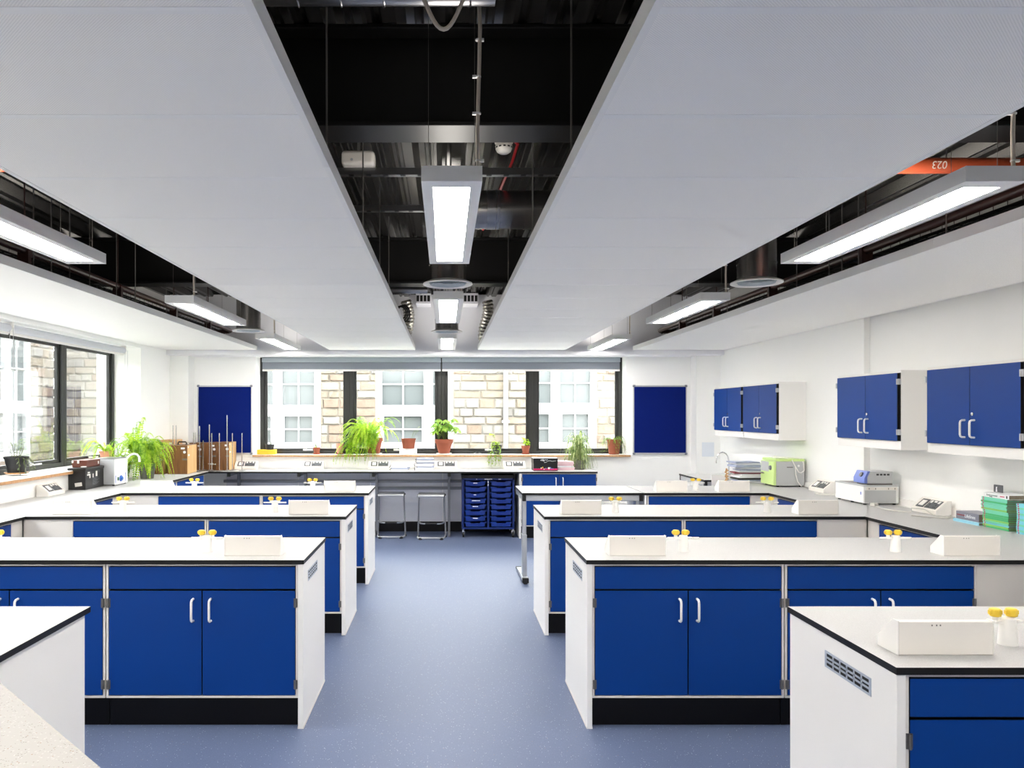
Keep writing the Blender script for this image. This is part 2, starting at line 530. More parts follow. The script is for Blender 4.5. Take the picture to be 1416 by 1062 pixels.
# perforated flange strips (the little slots along the deck ribs)
# ------------------------------------------------------------------ windows
def window(name, axis, a0, a1, z0, z1, d0, d1, border, low):
    """AXIS 'x': lies along x at depth y=d0..d1; 'y': along y at depth x=d0..d1."""
    b = MB()
    def bx(p, q, r, s, e0, e1, m=0):
        if axis == 'x':
            b.box(p, q, e0, e1, r, s, m)
        else:
            b.box(e0, e1, p, q, r, s, m)
    # outer frame, then the sash frame stepped back from it
    o = border * 0.55
    bx(a0, a0 + o, z0, z1, d0, d1); bx(a1 - o, a1, z0, z1, d0, d1)
    bx(a0 + o, a1 - o, z0, z0 + low * 0.6, d0, d1); bx(a0 + o, a1 - o, z1 - o, z1, d0, d1)
    s = 0.022 if d1 > d0 else -0.022
    p0, p1 = a0 + o, a1 - o
    bx(p0, a0 + border, z0 + low * 0.6, z1 - o, d0 + s, d1 - s); bx(a1 - border, p1, z0 + low * 0.6, z1 - o, d0 + s, d1 - s)
    bx(a0 + border, a1 - border, z0 + low * 0.6, z0 + low, d0 + s, d1 - s)
    bx(a0 + border, a1 - border, z1 - border, z1 - o, d0 + s, d1 - s)
    w = struct(b.build(name, M['winframe'], bevel=0.004, smooth=False))
    g = MB(); mid = (d0 + d1) / 2
    b = g
    if axis == 'x':
        g.box(a0 + border, a1 - border, mid - 0.003, mid + 0.003, z0 + low, z1 - border)
    else:
        g.box(mid - 0.003, mid + 0.003, a0 + border, a1 - border, z0 + low, z1 - border)
    g.build('window_pane', M['glass'], w, smooth=False)
    # lever handle on the sash
    h = MB(); c = (a0 + a1) / 2; zz = z0 + low * 0.75
    if axis == 'x':
        h.box(c - 0.03, c + 0.03, d0 + s - 0.012, d0 + s, zz - 0.012, zz + 0.012)
        h.tube([(c, d0 + s - 0.01, zz), (c, d0 + s - 0.04, zz), (c + 0.05, d0 + s - 0.045, zz), (c + 0.12, d0 + s - 0.045, zz)], 0.009)
    else:
        h.box(d0 + s, d0 + s + 0.012, c - 0.03, c + 0.03, zz - 0.012, zz + 0.012)
        h.tube([(d0 + s + 0.01, c, zz), (d0 + s + 0.04, c, zz), (d0 + s + 0.045, c + 0.05, zz), (d0 + s + 0.045, c + 0.12, zz)], 0.009)
    h.build('window_handle', M['white'], w)
    return w

wn = 1
xs = [WX0, -1.394, -0.054, 1.279, WX1]
for i in range(4):
    window('window_%d' % wn, 'x', xs[i], xs[i + 1], WZ0, WZ1, YB + 0.24, YB + 0.32, 0.098, 0.082)
    wn += 1
ys = [9.60, 8.33, 7.06, 5.79, 4.52, 3.25, 1.98, 0.70]
for i in range(7):
    window('window_%d' % wn, 'y', ys[i + 1], ys[i], LZ0, LZ1, -4.18, -4.26, 0.105, 0.085)
    wn += 1

# sills: pale laminate board with a wooden nosing
b = MB()
b.box(-2.74, 2.64, YB - 0.055, YB, 1.066, 1.092, 1); b.box(WX0, WX1, YB, YB + 0.24, 1.07, 1.093, 0)
b.box(-2.74, 2.64, YB - 0.053, YB, 1.092, 1.0935, 0)
struct(b.build('trim_2', [M['panel'], M['oak']], smooth=False))
b = MB()
b.box(XL, XL + 0.05, LY0 - 0.05, LY1 + 0.03, 1.066, 1.092, 1); b.box(-4.18, XL, LY0, LY1, 1.07, 1.1015, 0)
b.box(XL, XL + 0.048, LY0 - 0.05, LY1 + 0.03, 1.092, 1.0995, 0)
struct(b.build('trim_3', [M['panel'], M['oak']], smooth=False))

# roller blinds
def blind(x0, x1, label):
    t = thing('roller_blind', label, 'blind', ((x0 + x1) / 2, YB, 2.50), 0, 'roller blinds over the end windows')
    w = (x1 - x0) / 2
    b = MB(); b.box(-w, w, 0.0, 0.09, -0.085, -0.012); b.build('cassette', M['blindlight'], t, bevel=0.008)
    b = MB(); b.box(-w + 0.004, w - 0.004, 0.028, 0.034, -0.185, -0.085); b.build('fabric', M['blind'], t, smooth=False)
    b = MB(); b.box(-w + 0.004, w - 0.004, 0.022, 0.04, -0.212, -0.185); b.build('bottom_bar', M['white'], t, bevel=0.003)
blind(-2.62, -0.06, 'grey roller blind wound up over the two end windows towards the window-side wall')
blind(-0.045, 2.506, 'grey roller blind wound up over the two end windows towards the cupboard wall')
def side_blind(y0, y1, label):
    t = thing('roller_blind', label, 'blind', (-3.95, (y0 + y1) / 2, 2.455), 0, 'roller blinds over the side windows')
    w = (y1 - y0) / 2
    b = MB(); b.cyl((0, -w, 0), (0, w, 0), 0.038, n=20); b.build('roller', M['blindwhite'], t)
    b = MB(); b.box(-0.008, 0.008, -w, w, -0.062, -0.036); b.build('bottom_bar', M['white'], t, bevel=0.003)
    for s in (-1, 1):
        b = MB(); b.box(-0.035, 0.035, s * w - 0.006, s * w + 0.006, -0.045, 0.055); b.build('bracket', M['white'], t, bevel=0.004)
    b = MB()
    b.tube([(0.03, w - 0.02, 0), (0.03, w - 0.02, -1.1), (0.045, w - 0.02, -1.13), (0.06, w - 0.02, -1.1), (0.06, w - 0.02, 0)], 0.002, n=6)
    b.build('pull_chain', M['alu'], t)
side_blind(6.90, 9.32, 'pale roller blind wound up over the side windows next to the end wall')
side_blind(4.40, 6.86, 'pale roller blind wound up over the side windows nearer the camera')

# ------------------------------------------------------------------ buildings outside
def stone_face(b, x0, x1, z0, z1, holes, seed, place, ch=(0.13, 0.20)):
    """coursed rock-faced stone blocks; PLACE maps (u, depth, z) to the world. Depth grows towards the room."""
    r = random.Random(seed)
    z = z0
    while z < z1 - 0.02:
        h = min(r.uniform(*ch), z1 - z)
        u = x0 - r.uniform(0, 0.3)
        while u < x1:
            w = r.uniform(0.2, 0.58)
            spans = [(max(u, x0), min(u + w, x1))]
            for (hx0, hx1, hz0, hz1) in holes:
                if z + h > hz0 + 0.01 and z < hz1 - 0.01:
                    nxt = []
                    for s, e in spans:
                        if e <= hx0 or s >= hx1:
                            nxt.append((s, e))
                        else:
                            if s < hx0: nxt.append((s, hx0))
                            if e > hx1: nxt.append((hx1, e))
                    spans = nxt
            for s, e in spans:
                if e - s < 0.03:
                    continue
                g = 0.006
                d = r.uniform(0.015, 0.05)
                i = min(0.03, (e - s) * 0.3, h * 0.3)
                # rough block: rim at the wall plane, bulging face with jittered corners
                rim = [(s + g, 0, z + g), (e - g, 0, z + g), (e - g, 0, z + h - g), (s + g, 0, z + h - g)]
                cx = [s + i, (s + e) / 2 + r.uniform(-.04, .04), e - i]
                top = [(cx[0], d * r.uniform(.5, 1.2), z + i), (cx[1], d * r.uniform(.6, 1.4), z + i * .8), (cx[2], d * r.uniform(.5, 1.2), z + i),
                       (cx[2], d * r.uniform(.5, 1.2), z + h - i), (cx[1], d * r.uniform(.6, 1.4), z + h - i * .8), (cx[0], d * r.uniform(.5, 1.2), z + h - i)]
                vs = [place(*p) for p in rim + top]
                fs = [(0, 1, 6, 5, 4), (1, 2, 7, 6), (2, 3, 9, 8, 7), (3, 0, 4, 9), (4, 5, 8, 9), (5, 6, 7, 8)]
                b.add(vs, fs, 1 + r.choice((0, 0, 1, 1, 2, 3, 4, 4)))
            u += w
        z += h

def outside_window(parent, u0, u1, z0, z1, place_box, mull, zt):
    """white casement window: outer frame, mullion, transom, glazing bars; the panes are a sub-part."""
    f = MB(); p = MB()
    fr = 0.09
    place_box(f, u0, u0 + fr, -0.10, 0.0, z0, z1); place_box(f, u1 - fr, u1, -0.10, 0.0, z0, z1)
    place_box(f, u0 + fr, u1 - fr, -0.10, 0.0, z0, z0 + fr); place_box(f, u0 + fr, u1 - fr, -0.10, 0.0, z1 - fr, z1)
    cols = [u0 + fr] + mull + [u1 - fr]
    place_box(f, u0 + fr, u1 - fr, -0.10, -0.001, zt - 0.06, zt + 0.06)
    for q in mull:
        place_box(f, q - 0.06, q + 0.06, -0.099, 0.001, z0 + fr, z1 - fr)
    edges = [u0 + fr] + [v for q in mull for v in (q - 0.06, q + 0.06)] + [u1 - fr]
    for k in range(0, len(edges), 2):
        e0, e1 = edges[k], edges[k + 1]
        for (s0, s1, sash) in ((z0 + fr, zt - 0.06, 0.07), (zt + 0.06, z1 - fr, 0.03)):
            place_box(f, e0, e0 + sash, -0.09, 0.015, s0, s1); place_box(f, e1 - sash, e1, -0.09, 0.015, s0, s1)
            place_box(f, e0 + sash, e1 - sash, -0.09, 0.015, s0, s0 + sash); place_box(f, e0 + sash, e1 - sash, -0.09, 0.015, s1 - sash, s1)
            zc = (s0 + s1) / 2; uc = (e0 + e1) / 2
            place_box(f, e0 + sash, e1 - sash, -0.075, -0.03, zc - 0.014, zc + 0.014)
            if e1 - e0 > 0.55:
                place_box(f, uc - 0.014, uc + 0.014, -0.0745, -0.031, s0 + sash, s1 - sash)
    place_box(p, u0 + fr, u1 - fr, -0.075, -0.065, z0 + fr, z1 - fr)
    w = f.build('window_frame', M['upvc'], parent, smooth=False)
    p.build('pane', M['outglass'], w, smooth=False)

YO = 15.0
t = thing('stone_building', 'cream stone building with white casement windows seen through the end windows', 'building', (0, 0, 0))
holes = [(-4.75, -2.46, 0.95, 2.80), (-1.37, 0.16, 0.95, 2.80), (1.62, 2.99, 0.95, 2.80)]
TOPZ = 3.0
b = MB()
b.box(-7.6, -4.75, YO, YO + 0.4, -0.6, TOPZ, 0); b.box(-2.46, -1.37, YO, YO + 0.4, -0.6, TOPZ, 0)
b.box(0.16, 1.62, YO, YO + 0.4, -0.6, TOPZ, 0); b.box(2.99, 7.6, YO, YO + 0.4, -0.6, TOPZ, 0)
for h in holes:
    b.box(h[0], h[1], YO, YO + 0.4, -0.6, h[2], 0); b.box(h[0], h[1], YO, YO + 0.4, h[3], TOPZ, 0)
    b.box(h[0], h[1], YO + 0.38, YO + 0.4, h[2], h[3], 0)
stone_face(b, -7.6, 7.6, -0.6, TOPZ, holes, 5, lambda u, d, z: (u, YO - d, z))
b.build('wall', [M['mortar']] + STONE, t, smooth=False)
def pbx(f, u0, u1, d0, d1, z0, z1):
    f.box(u0, u1, YO - d1, YO - d0, z0, z1)
outside_window(t, -4.75, -2.46, 0.95, 2.80, pbx, [-3.31], 1.76)
outside_window(t, -1.37, 0.16, 0.95, 2.80, pbx, [-0.33], 1.76)
outside_window(t, 1.62, 2.99, 0.95, 2.80, pbx, [2.18], 1.80)
b = MB(); b.cyl((1.19, YO - 0.10, -0.6), (1.19, YO - 0.10, TOPZ), 0.045, n=12)
for z in (0.3, 1.5, 2.7):
    b.box(1.12, 1.26, YO - 0.10, YO - 0.02, z, z + 0.05)
b.build('downpipe', M['upvc'], t)

XO = -7.7
TOPZ = 3.5
t = thing('stone_building', 'pale greenish stone building with a white window seen through the side windows', 'building', (0, 0, 0))
hl = [(12.6, 14.1, 0.85, 3.2), (7.6, 9.1, 0.85, 3.2), (3.2, 4.7, 0.85, 3.2)]
b = MB()
yy = [-3.0, 3.2, 4.7, 7.6, 9.1, 12.6, 14.1, YO - 0.06]
for k in range(0, 8, 2):
    b.box(XO - 0.4, XO, yy[k], yy[k + 1], -0.6, TOPZ, 0)
for h in hl:
    b.box(XO - 0.4, XO, h[0], h[1], -0.6, h[2], 0); b.box(XO - 0.4, XO, h[0], h[1], h[3], TOPZ, 0)
    b.box(XO - 0.4, XO - 0.38, h[0], h[1], h[2], h[3], 0)
stone_face(b, -3.0, YO - 0.06, -0.6, TOPZ, hl, 9, lambda u, d, z: (XO + d, u, z))
b.build('wall', [M['mortar']] + STONE, t, smooth=False)
def pby(f, u0, u1, d0, d1, z0, z1):
    f.box(XO + d0, XO + d1, u0, u1, z0, z1)
for h in hl:
    outside_window(t, h[0], h[1], h[2], h[3], pby, [(h[0] + h[1]) / 2], 1.82)
b = MB(); b.box(-9, 9, YF - 2, 16.5, -0.7, -0.6)
struct(b.build('ground', M['ground'], smooth=False))

# ------------------------------------------------------------------ ceiling rafts, lights, services
def raft(x0, x1, ends, label, seam, fascia):
    """white metal raft: one panel per stretch between ENDS, trims along its long edges, as parts."""
    y0, y1 = ends[0], ends[-1]
    t = thing('acoustic_raft', label, 'ceiling raft', ((x0 + x1) / 2, y0, RAFT), 0, 'acoustic rafts under the ceiling')
    w = (x1 - x0) / 2
    lips = []
    for k in range(len(ends) - 1):
        b = MB()
        a, c = ends[k] - y0, ends[k + 1] - y0
        g = 0.0003
        b.box(-w + 0.02, w - 0.02, a + g, c - g, 0.0, 0.012, 0)
        if seam:
            b.box(-w + 0.02, w - 0.02, a + g, a + g + 0.014, -0.0012, 0.0, 1)
            b.box(-w + 0.02, w - 0.02, c - g - 0.014, c - g, -0.0012, 0.0, 1)
        b.build('raft_panel', [M['raft'], M['joint']], t, smooth=False)
    for s in (-1, 1):
        b = MB()
        n = max(1, int((y1 - y0) / fascia))
        for k in range(n):
            a, c = (y1 - y0) * k / n, (y1 - y0) * (k + 1) / n
            b.box(min(s * w, s * (w - 0.02)), max(s * w, s * (w - 0.02)), a + 0.001, c - 0.001, -0.002, 0.053)
        b.build('edge_trim', M['rafttrim'], t, smooth=False)
    b = MB(); b.box(-w + 0.02, w - 0.02, y1 - y0 - 0.02, y1 - y0, 0.012, 0.053); b.box(-w + 0.02, w - 0.02, 0, 0.02, 0.012, 0.053)
    b.build('end_trim', M['rafttrim'], t, smooth=False)
    return t
seams = [1.647 + 0.588 * k for k in range(-7, 15)] + [10.43]
raft(-1.588, -0.409, seams, 'wide white ceiling raft between the aisle gap and the window-side gap', True, 2.4)
raft(0.445, 1.645, seams, 'wide white ceiling raft between the aisle gap and the cupboard-side gap', True, 2.4)
big = [-2.4 + 1.285 * k for k in range(0, 10)] + [10.43]
raft(-3.842, -2.58, big, 'white ceiling raft against the wall of side windows', False, 1.2)
raft(2.58, 3.838, big, 'white ceiling raft against the wall with the cupboards', False, 1.2)

LW, LH = 0.1145, 0.058
def make_light(label, loc, L):
    t = thing('linear_light', label, 'ceiling light', loc, 0, 'hanging light fittings')
    b = MB()
    # open-bottomed tray: two sides, two ends, lid
    b.box(-LW, -LW + 0.043, 0, L, 0, LH); b.box(LW - 0.043, LW, 0, L, 0, LH)
    b.box(-LW + 0.043, LW - 0.043, 0, 0.08, 0, LH); b.box(-LW + 0.043, LW - 0.043, L - 0.08, L, 0, LH)
    b.box(-LW + 0.043, LW - 0.043, 0.08, L - 0.08, 0.03, LH)
    b.build('housing', M['rafttrim'], t, smooth=False)
    b = MB(); b.box(-LW + 0.043, LW - 0.043, 0.08, L - 0.08, 0.004, 0.01); b.build('diffuser', M['led'], t, smooth=False)
    b = MB(); b.box(-LW + 0.03, LW - 0.03, 0.1, L - 0.1, LH + 0.0005, LH + 0.004); b.build('top_diffuser', M['uplight'], t, smooth=False)
    b = MB()
    b.tube([(0.10, 0.05, LH - 0.004), (0.098, 0.05, 0.2), (0.104, 0.05, 0.42), (0.108, 0.045, 0.6), (0.102, 0.04, 0.72)], 0.0075, n=8)
    f = b.build('power_flex', M['flex'], t)
    b = MB()
    for z, s in ((0.09, 1), (0.27, -1), (0.41, -1), (0.55, 1)):
        b.cyl((0.101, 0.05, z), (0.101, 0.05, z + 0.006), 0.011, n=8); b.box(0.101 + s * 0.008, 0.101 + s * 0.022, 0.045, 0.055, z - 0.002, z + 0.008)
    b.build('cable_tie', M['white'], f)
    b = MB()
    for yy in (0.12, L - 0.12):
        b.cyl((-0.09, yy, LH), (-0.09, yy, 0.72), 0.0012, n=5); b.cyl((0.09, yy, LH), (0.09, yy, 0.72), 0.0012, n=5)
    b.build('wire', M['hinge'], t)
    return t
LL = [('aisle gap', 0.025, [2.842, 5.75, 8.75]), ('window-side gap', -2.084, [2.842, 5.95, 8.78]), ('cupboard-side gap', 2.064, [2.842, 5.80, 8.85])]
l0 = None
for nm, xx, yl in LL:
    for k, yy in enumerate(yl):
        lab = 'long white hanging light in the ceiling %s, %s from the end wall' % (nm, ORD[3 - k])
        if l0 is None:
            l0 = make_light(lab, (xx, yy, 2.55), 1.57)
        else:
            dup(l0, (xx, yy, 2.55), 0, lab)
# an unseen row of lights added behind the camera to brighten the near rafts
for nm, xx, yl in LL:
    dup(l0, (xx, -0.12, 2.55), 0, 'added unseen hanging light in the ceiling %s, fourth from the end wall' % nm)

def diffuser(loc, label):
    t = thing('round_diffuser', label, 'air vent', loc, 0, 'round ceiling diffusers')
    b = MB()
    b.lathe([(0.124, 0.03), (0.166, 0.012), (0.168, 0.004), (0.160, 0.0), (0.150, 0.004), (0.128, 0.02), (0.124, 0.03)], n=40, caps=False)
    b.build('rim', M['white'], t)
    b = MB()
    for r in (0.116, 0.088, 0.058):
        b.lathe([(r, 0.003), (r + 0.004, 0.004), (r - 0.020, 0.013), (r - 0.024, 0.012), (r, 0.003)], n=36, caps=False)
    b.cyl((0, 0, 0.004), (0, 0, 0.008), 0.03, n=24); b.cyl((0, 0, 0.016), (0, 0, 0.020), 0.127, n=36)
    b.build('cone_ring', M['blindlight'], t)
    b = MB(); b.cyl((0, 0, 0.03), (0, 0, 0.372), 0.125, n=36); b.cyl((0, 0, 0.13), (0, 0, 0.137), 0.128, n=36)
    b.build('duct_neck', M['ductdark'], t)
    return t
d0 = diffuser((0.018, 5.13, 2.548), 'round white air diffuser in the aisle gap just behind the nearer hanging light')
dup(d0, (0.018, 8.12, 2.548), 0, 'round white air diffuser in the aisle gap by the end wall')
dup(d0, (2.084, 5.08, 2.548), 0, 'round white air diffuser hanging in the cupboard-side ceiling gap')
dup(d0, (-2.076, 8.02, 2.548), 0, 'round white air diffuser hanging in the window-side ceiling gap')

# branch duct to the first diffuser
t = thing('spiral_duct', 'round galvanised duct crossing above the aisle behind the front hanging light', 'duct', (0.018, 5.13, 3.056))
b = MB()
b.cyl((-0.135, 0, 0), (1.6, 0, 0), 0.127, n=40)
for xx in (0.2, 0.32, 0.345, 0.42, 0.51, 0.60, 0.69, 0.80, 0.95, 1.1):
    b.cyl((xx, 0, 0), (xx + 0.008, 0, 0), 0.131, n=40)
b.build('pipe_run', M['ductdark'], t)
b = MB(); b.cyl((0.262, 0, 0), (0.348, 0, 0), 0.1295, n=40); b.build('collar', M['galv'], t)
# overhead duct at the top of the frame
t = thing('spiral_duct', 'silver spiral duct crossing the aisle gap high above the camera', 'duct', (-0.7, 2.50, 3.105))
b = MB(); b.cyl((-0.3, 0, 0), (0.865, 0, 0), 0.075, n=32)
for k in range(8):
    b.tube([(-0.24 + 0.142 * k + 0.03 * math.cos(a), 0.0765 * math.sin(a), -0.0765 * math.cos(a)) for a in [2 * PI * j / 24 for j in range(24)]], 0.003, n=5, closed=True)
b.build('pipe_run', M['galv'], t)
b = MB(); b.cyl((0.865, 0, 0.01), (1.25, 0, 0.01), 0.06, n=28); b.build('reducer', M['galv'], t)
b = MB()
b.tube([(-0.07 + 0.13 * s, 2.47, 3.03 - 0.10 * math.sin(PI * s)) for s in [k / 12 for k in range(13)]], 0.007, n=8)
o = b.build('cable_loop', M['flex']); tag(o, 'pale cable hanging in a loop under the silver duct', 'cable')

# flexible foil ducts in front of the bulkhead
def flexi(x, y, label):
    b = MB(); r = random.Random(int(x * 100))
    pts = []; rad = []
    for k in range(26):
        s = k / 25
        pts.append((x + 0.03 * math.sin(s * 5 + x), y + 0.12 * s, 3.2 - 0.54 * s)); rad.append(0.07 * (1.0 + (0.10 if k % 2 else -0.06) + r.uniform(-.04, .04)))
    b.tube(pts, rad, n=18)
    o = b.build('flexible_duct', M['foil'])
    tag(o, label, 'duct')
flexi(-0.515, 10.20, 'crumpled silver flexible duct above the raft edge on the window side of the aisle gap')
flexi(0.55, 10.20, 'crumpled silver flexible duct above the raft edge on the cupboard side of the aisle gap')
b = MB(); b.cyl((-0.55, 7.40, 2.885), (-0.17, 7.40, 2.885), 0.036, n=20)
for xx in (-0.47, -0.36, -0.25):
    b.cyl((xx, 7.40, 2.885), (xx + 0.02, 7.40, 2.885), 0.040, n=20)
tag(b.build('service_pipe', M['galv']), 'short bluish silver pipe behind the far ceiling beam over the aisle', 'pipe')
t = thing('cable_bundle', 'loops of black cable hanging above the aisle gap by the foil duct', 'cable', (-0.53, 8.9, 2.86))
b = MB()
for k in range(3):
    b.tube([(0.075 * math.cos(a) + 0.02 * k, 0.03 * k, (0.075 + 0.012 * k) * math.sin(a)) for a in [2 * PI * j / 18 for j in range(18)]], 0.009, n=6, closed=True)
b.build('cable_coil', M['rubber'], t)
for xx, lab in ((-0.29, 'white ventilation box beside the hanging light, window side of the aisle gap'), (0.34, 'white ventilation box beside the hanging light, cupboard side of the aisle gap')):
    t = thing('ventilation_box', lab, 'vent', (xx, 10.2, 3.19), 0, 'ventilation boxes on the bulkhead')
    b = MB(); b.box(-0.10, 0.10, -0.12, 0.255, -0.05, 0.09); b.build('casing', M['bulkhead'], t, bevel=0.004)
    b = MB()
    for k in range(4):
        b.box(-0.09 + 0.048 * k, -0.055 + 0.048 * k, -0.124, -0.12, -0.02, 0.06)
    b.build('slot', M['seal'], t, smooth=False)

# struts, detector, wireless box, red cable
def strut(x0, x1, y, z, label):
    b = MB(); b.box(x0, x1, y - 0.0205, y + 0.0205, z - 0.0205, z + 0.0205)
    for k in range(int((x1 - x0) / 0.1)):
        b.box(x0 + 0.04 + 0.1 * k, x0 + 0.07 + 0.1 * k, y - 0.0215, y + 0.006, z - 0.0215, z - 0.02, 1)
    tag(b.build('steel_strut', [M['galv'], M['seal']], smooth=False), label, 'strut')
strut(-1.2, 1.2, 4.42, 3.085, 'slim steel channel crossing the aisle gap behind the front hanging light')
strut(-1.2, 0.0, 5.43, 3.145, 'slim steel channel beyond the branch duct, from light to window side')
t = thing('smoke_detector', 'cream round smoke detector under the steel deck over the aisle', 'smoke detector', (0.345, 4.46, 3.285))
b = MB(); b.lathe([(0.052, 0.006), (0.056, 0.0), (0.054, -0.016), (0.047, -0.026)], n=28); b.build('mount', M['cream'], t)
b = MB(); b.lathe([(0.047, -0.026), (0.051, -0.036), (0.050, -0.048), (0.042, -0.066), (0.028, -0.076), (0.0, -0.078)], n=28); b.build('dome', M['cream'], t)
b = MB()
for k in range(12):
    a = 2 * PI * k / 12
    b.obox((0.0495 * math.cos(a), 0.0495 * math.sin(a), -0.046), (0.004, 0.014, 0.008), Matrix.Rotation(a, 3, 'Z'))
b.build('slot', M['seal'], t, smooth=False)
t = thing('sensor_box', 'white rounded plastic box fixed under the deck beside the window-side raft', 'sensor', (-0.50, 4.40, 3.105))
b = MB(); b.box(-0.095, 0.095, -0.055, 0.055, 0.002, 0.085); b.build('casing', M['cream'], t, bevel=0.02, seg=4)
b = MB(); b.cyl((-0.035, -0.056, 0.03), (-0.035, -0.052, 0.03), 0.008, n=14); b.build('lens', M['alu'], t)
b = MB(); b.cyl((0, 0, 0.085), (0, 0, 0.20), 0.008, n=10); b.build('hanger', M['galv'], t)
b = MB()
b.tube([(0.40, 4.44, 3.28), (0.43, 4.50, 3.277), (0.425, 4.8, 3.275), (0.40, 5.3, 3.278), (0.37, 5.9, 3.277), (0.33, 6.6, 3.28)], 0.009, n=8)
tag(b.build('red_cable', M['redcable']), 'red fire alarm cable running along the deck from the smoke detector', 'cable')

# pipes and trays in the side gaps
t = thing('water_pipe', 'orange-red pipe with white figures crossing the cupboard-side ceiling gap', 'pipe', (1.6, 3.66, 2.875))
b = MB(); b.cyl((-0.1, 0, 0), (2.25, 0, 0), 0.037, n=24); b.build('pipe_run', M['redpipe'], t)
text_part('023', 0.05, M['orange'], (0.76, -0.0364, -0.006), (PI / 2 - 0.25, PI, 0), t, 'marking')
b = MB(); b.cyl((-3.80, 3.62, 2.872), (-1.3, 3.62, 2.872), 0.037, n=24)
tag(b.build('water_pipe', M['redpipe']), 'orange-red pipe glimpsed at the edge of the window-side ceiling gap', 'pipe')
for s, side in ((-1, 'window-side'), (1, 'cupboard-side')):
    t = thing('heating_pipe', 'dark brown pipe running above the %s ceiling raft' % side, 'pipe', (s * 2.72, 0, 2.735), 0, 'brown heating pipes')
    b = MB(); ye = 9.65
    b.tube([(0, YF + 0.2, 0), (0, ye - 0.1, 0), (0, ye - 0.03, -0.005), (s * 0.03, ye, -0.01), (s * 0.35, ye, -0.01)], 0.026, n=14)
    b.cyl((s * 0.05, YF + 0.2, 0.02), (s * 0.05, 9.2, 0.02), 0.018, n=10)
    b.build('pipe_run', M['brownpipe'], t)
    for yy in (2.9, 4.9, 6.3, 7.6, 8.7):
        c = MB(); c.cyl((0, yy, 0), (0, yy + 0.02, 0), 0.033, n=14); c.cyl((0, yy + 0.01, 0.03), (0, yy + 0.01, 0.55), 0.005, n=8)
        c.box(-0.035, 0.035, yy - 0.01, yy + 0.03, -0.10, 0.0)
        c.build('pipe_bracket', M['brownpipe'], t, smooth=False)
    # wire basket tray
    t = thing('cable_basket', 'dark wire cable basket running along above the %s ceiling raft' % side, 'cable tray', (s * 2.915, 0, 2.722), 0, 'wire cable baskets')
    b = MB()
    y0, y1 = 0.5, 9.5
    for px_, pz_ in ((-0.1, 0.055), (-0.1, 0.028), (-0.1, 0.0), (0, 0), (0.1, 0.0), (0.1, 0.055)):
        b.cyl((px_, y0, pz_), (px_, y1, pz_), 0.0025, n=5, caps=False)
    k = y0
    while k < y1:
        b.tube([(-0.1, k, 0.058), (-0.1, k, 0), (0.1, k, 0), (0.1, k, 0.058)], 0.0025, n=4)
        k += 0.1
    b.build('wire_mesh', M['rubber'], t, smooth=False)
    b = MB()
    for q in range(4):
        b.tube([(-0.06 + 0.03 * q + 0.01 * math.sin(j * 1.3 + q), y0 + j * 0.5, 0.012 + 0.004 * (q % 2)) for j in range(20)], 0.007, n=6)
    b.build('cable_run', M['rubber'], t)
    # perforated tray higher up
    t = thing('perforated_tray', 'black perforated cable tray under the deck in the %s ceiling gap' % side, 'cable tray', (s * 2.42, 0, 3.10), 0, 'perforated cable trays')
    b = MB(); b.box(-0.10, 0.10, 0.6, 6.85, 0, 0.004); b.box(-0.10, -0.097, 0.6, 6.85, 0, 0.04); b.box(0.097, 0.10, 0.6, 6.85, 0, 0.04)
    b.build('tray_channel', M['beam'], t, smooth=False)
    b = MB()
    for q in range(98):
        for px_ in (-0.06, -0.02, 0.02, 0.06):
            if (q + (px_ > 0)) % 2 == 0:
                b.cyl((px_, 0.9 + 0.06 * q, -0.001), (px_, 0.9 + 0.06 * q, 0.0), 0.008, n=6)
    b.build('slot', M['galv'], t, smooth=False)
# threaded rods
def rod(x, y, z0, label):
    b = MB(); b.cyl((0, 0, 0), (0, 0, DECK - z0), 0.004, n=7)
    o = b.build('hanger_rod', M['hinge']); tag(o, label, 'hanger rod', 'threaded hanger rods', (x, y, z0))
for k, yy in enumerate((2.95, 4.25, 5.35, 6.2)):
    rod(-0.46, yy, RAFT + 0.055, 'thin steel rod at the window-side edge of the aisle gap, %s from camera' % ORD[k + 1])
for k, yy in enumerate((2.95, 4.25, 5.9)):
    rod(0.49, yy, RAFT + 0.055, 'thin steel rod at the cupboard-side edge of the aisle gap, %s from camera' % ORD[k + 1])
for s, side, yl in ((-1, 'window', (4.87, 5.09, 5.34, 5.64, 6.10, 6.47, 7.19, 8.4)), (1, 'cupboard', (4.0, 4.85, 5.05, 5.22, 5.70, 6.20, 7.1, 8.3))):
    for k, yy in enumerate(yl):
        rod(s * 2.64, yy, RAFT + 0.003, 'thin steel rod in the %s-side ceiling gap, %s of its row from the camera' % (side, ORD[k + 1]))

# ------------------------------------------------------------------ benches
FR = {0: 2.33, 1: 4.04, 2: 5.75, 3: 7.46}       # front edge of each bench row
BD = 0.74                                        # bench depth
SIDE = {-1: 'window-side', 1: 'cupboard-side'}
def bench(row, s):
    return '%s %s bench from the end wall' % (ORD[4 - row], SIDE[s])

def worktop(name, poly, label, m='top', th=0.022, overhang=None):
    """POLY: outline in plan, counter-clockwise."""
    x0 = sum(p[0] for p in poly) / len(poly); y0 = sum(p[1] for p in poly) / len(poly)
    b = MB()
    pp = [(p[0] - x0, p[1] - y0) for p in poly]
    b.prism(pp, 'z', -th, 0.0, 1, 1)
    # the pale laminate face on top of the black core
    n = len(pp)
    b.add([(p[0], p[1], 0.0006) for p in pp], [tuple(range(n))], 0)
    b.add([(p[0], p[1], 0.0) for p in pp] + [(p[0], p[1], 0.0006) for p in pp], [(k, (k + 1) % n, n + (k + 1) % n, n + k) for k in range(n)], 1)
    o = b.build(name, [M[m], M['core']], smooth=False)
    return tag(o, label, 'worktop', None, (x0, y0, BH))

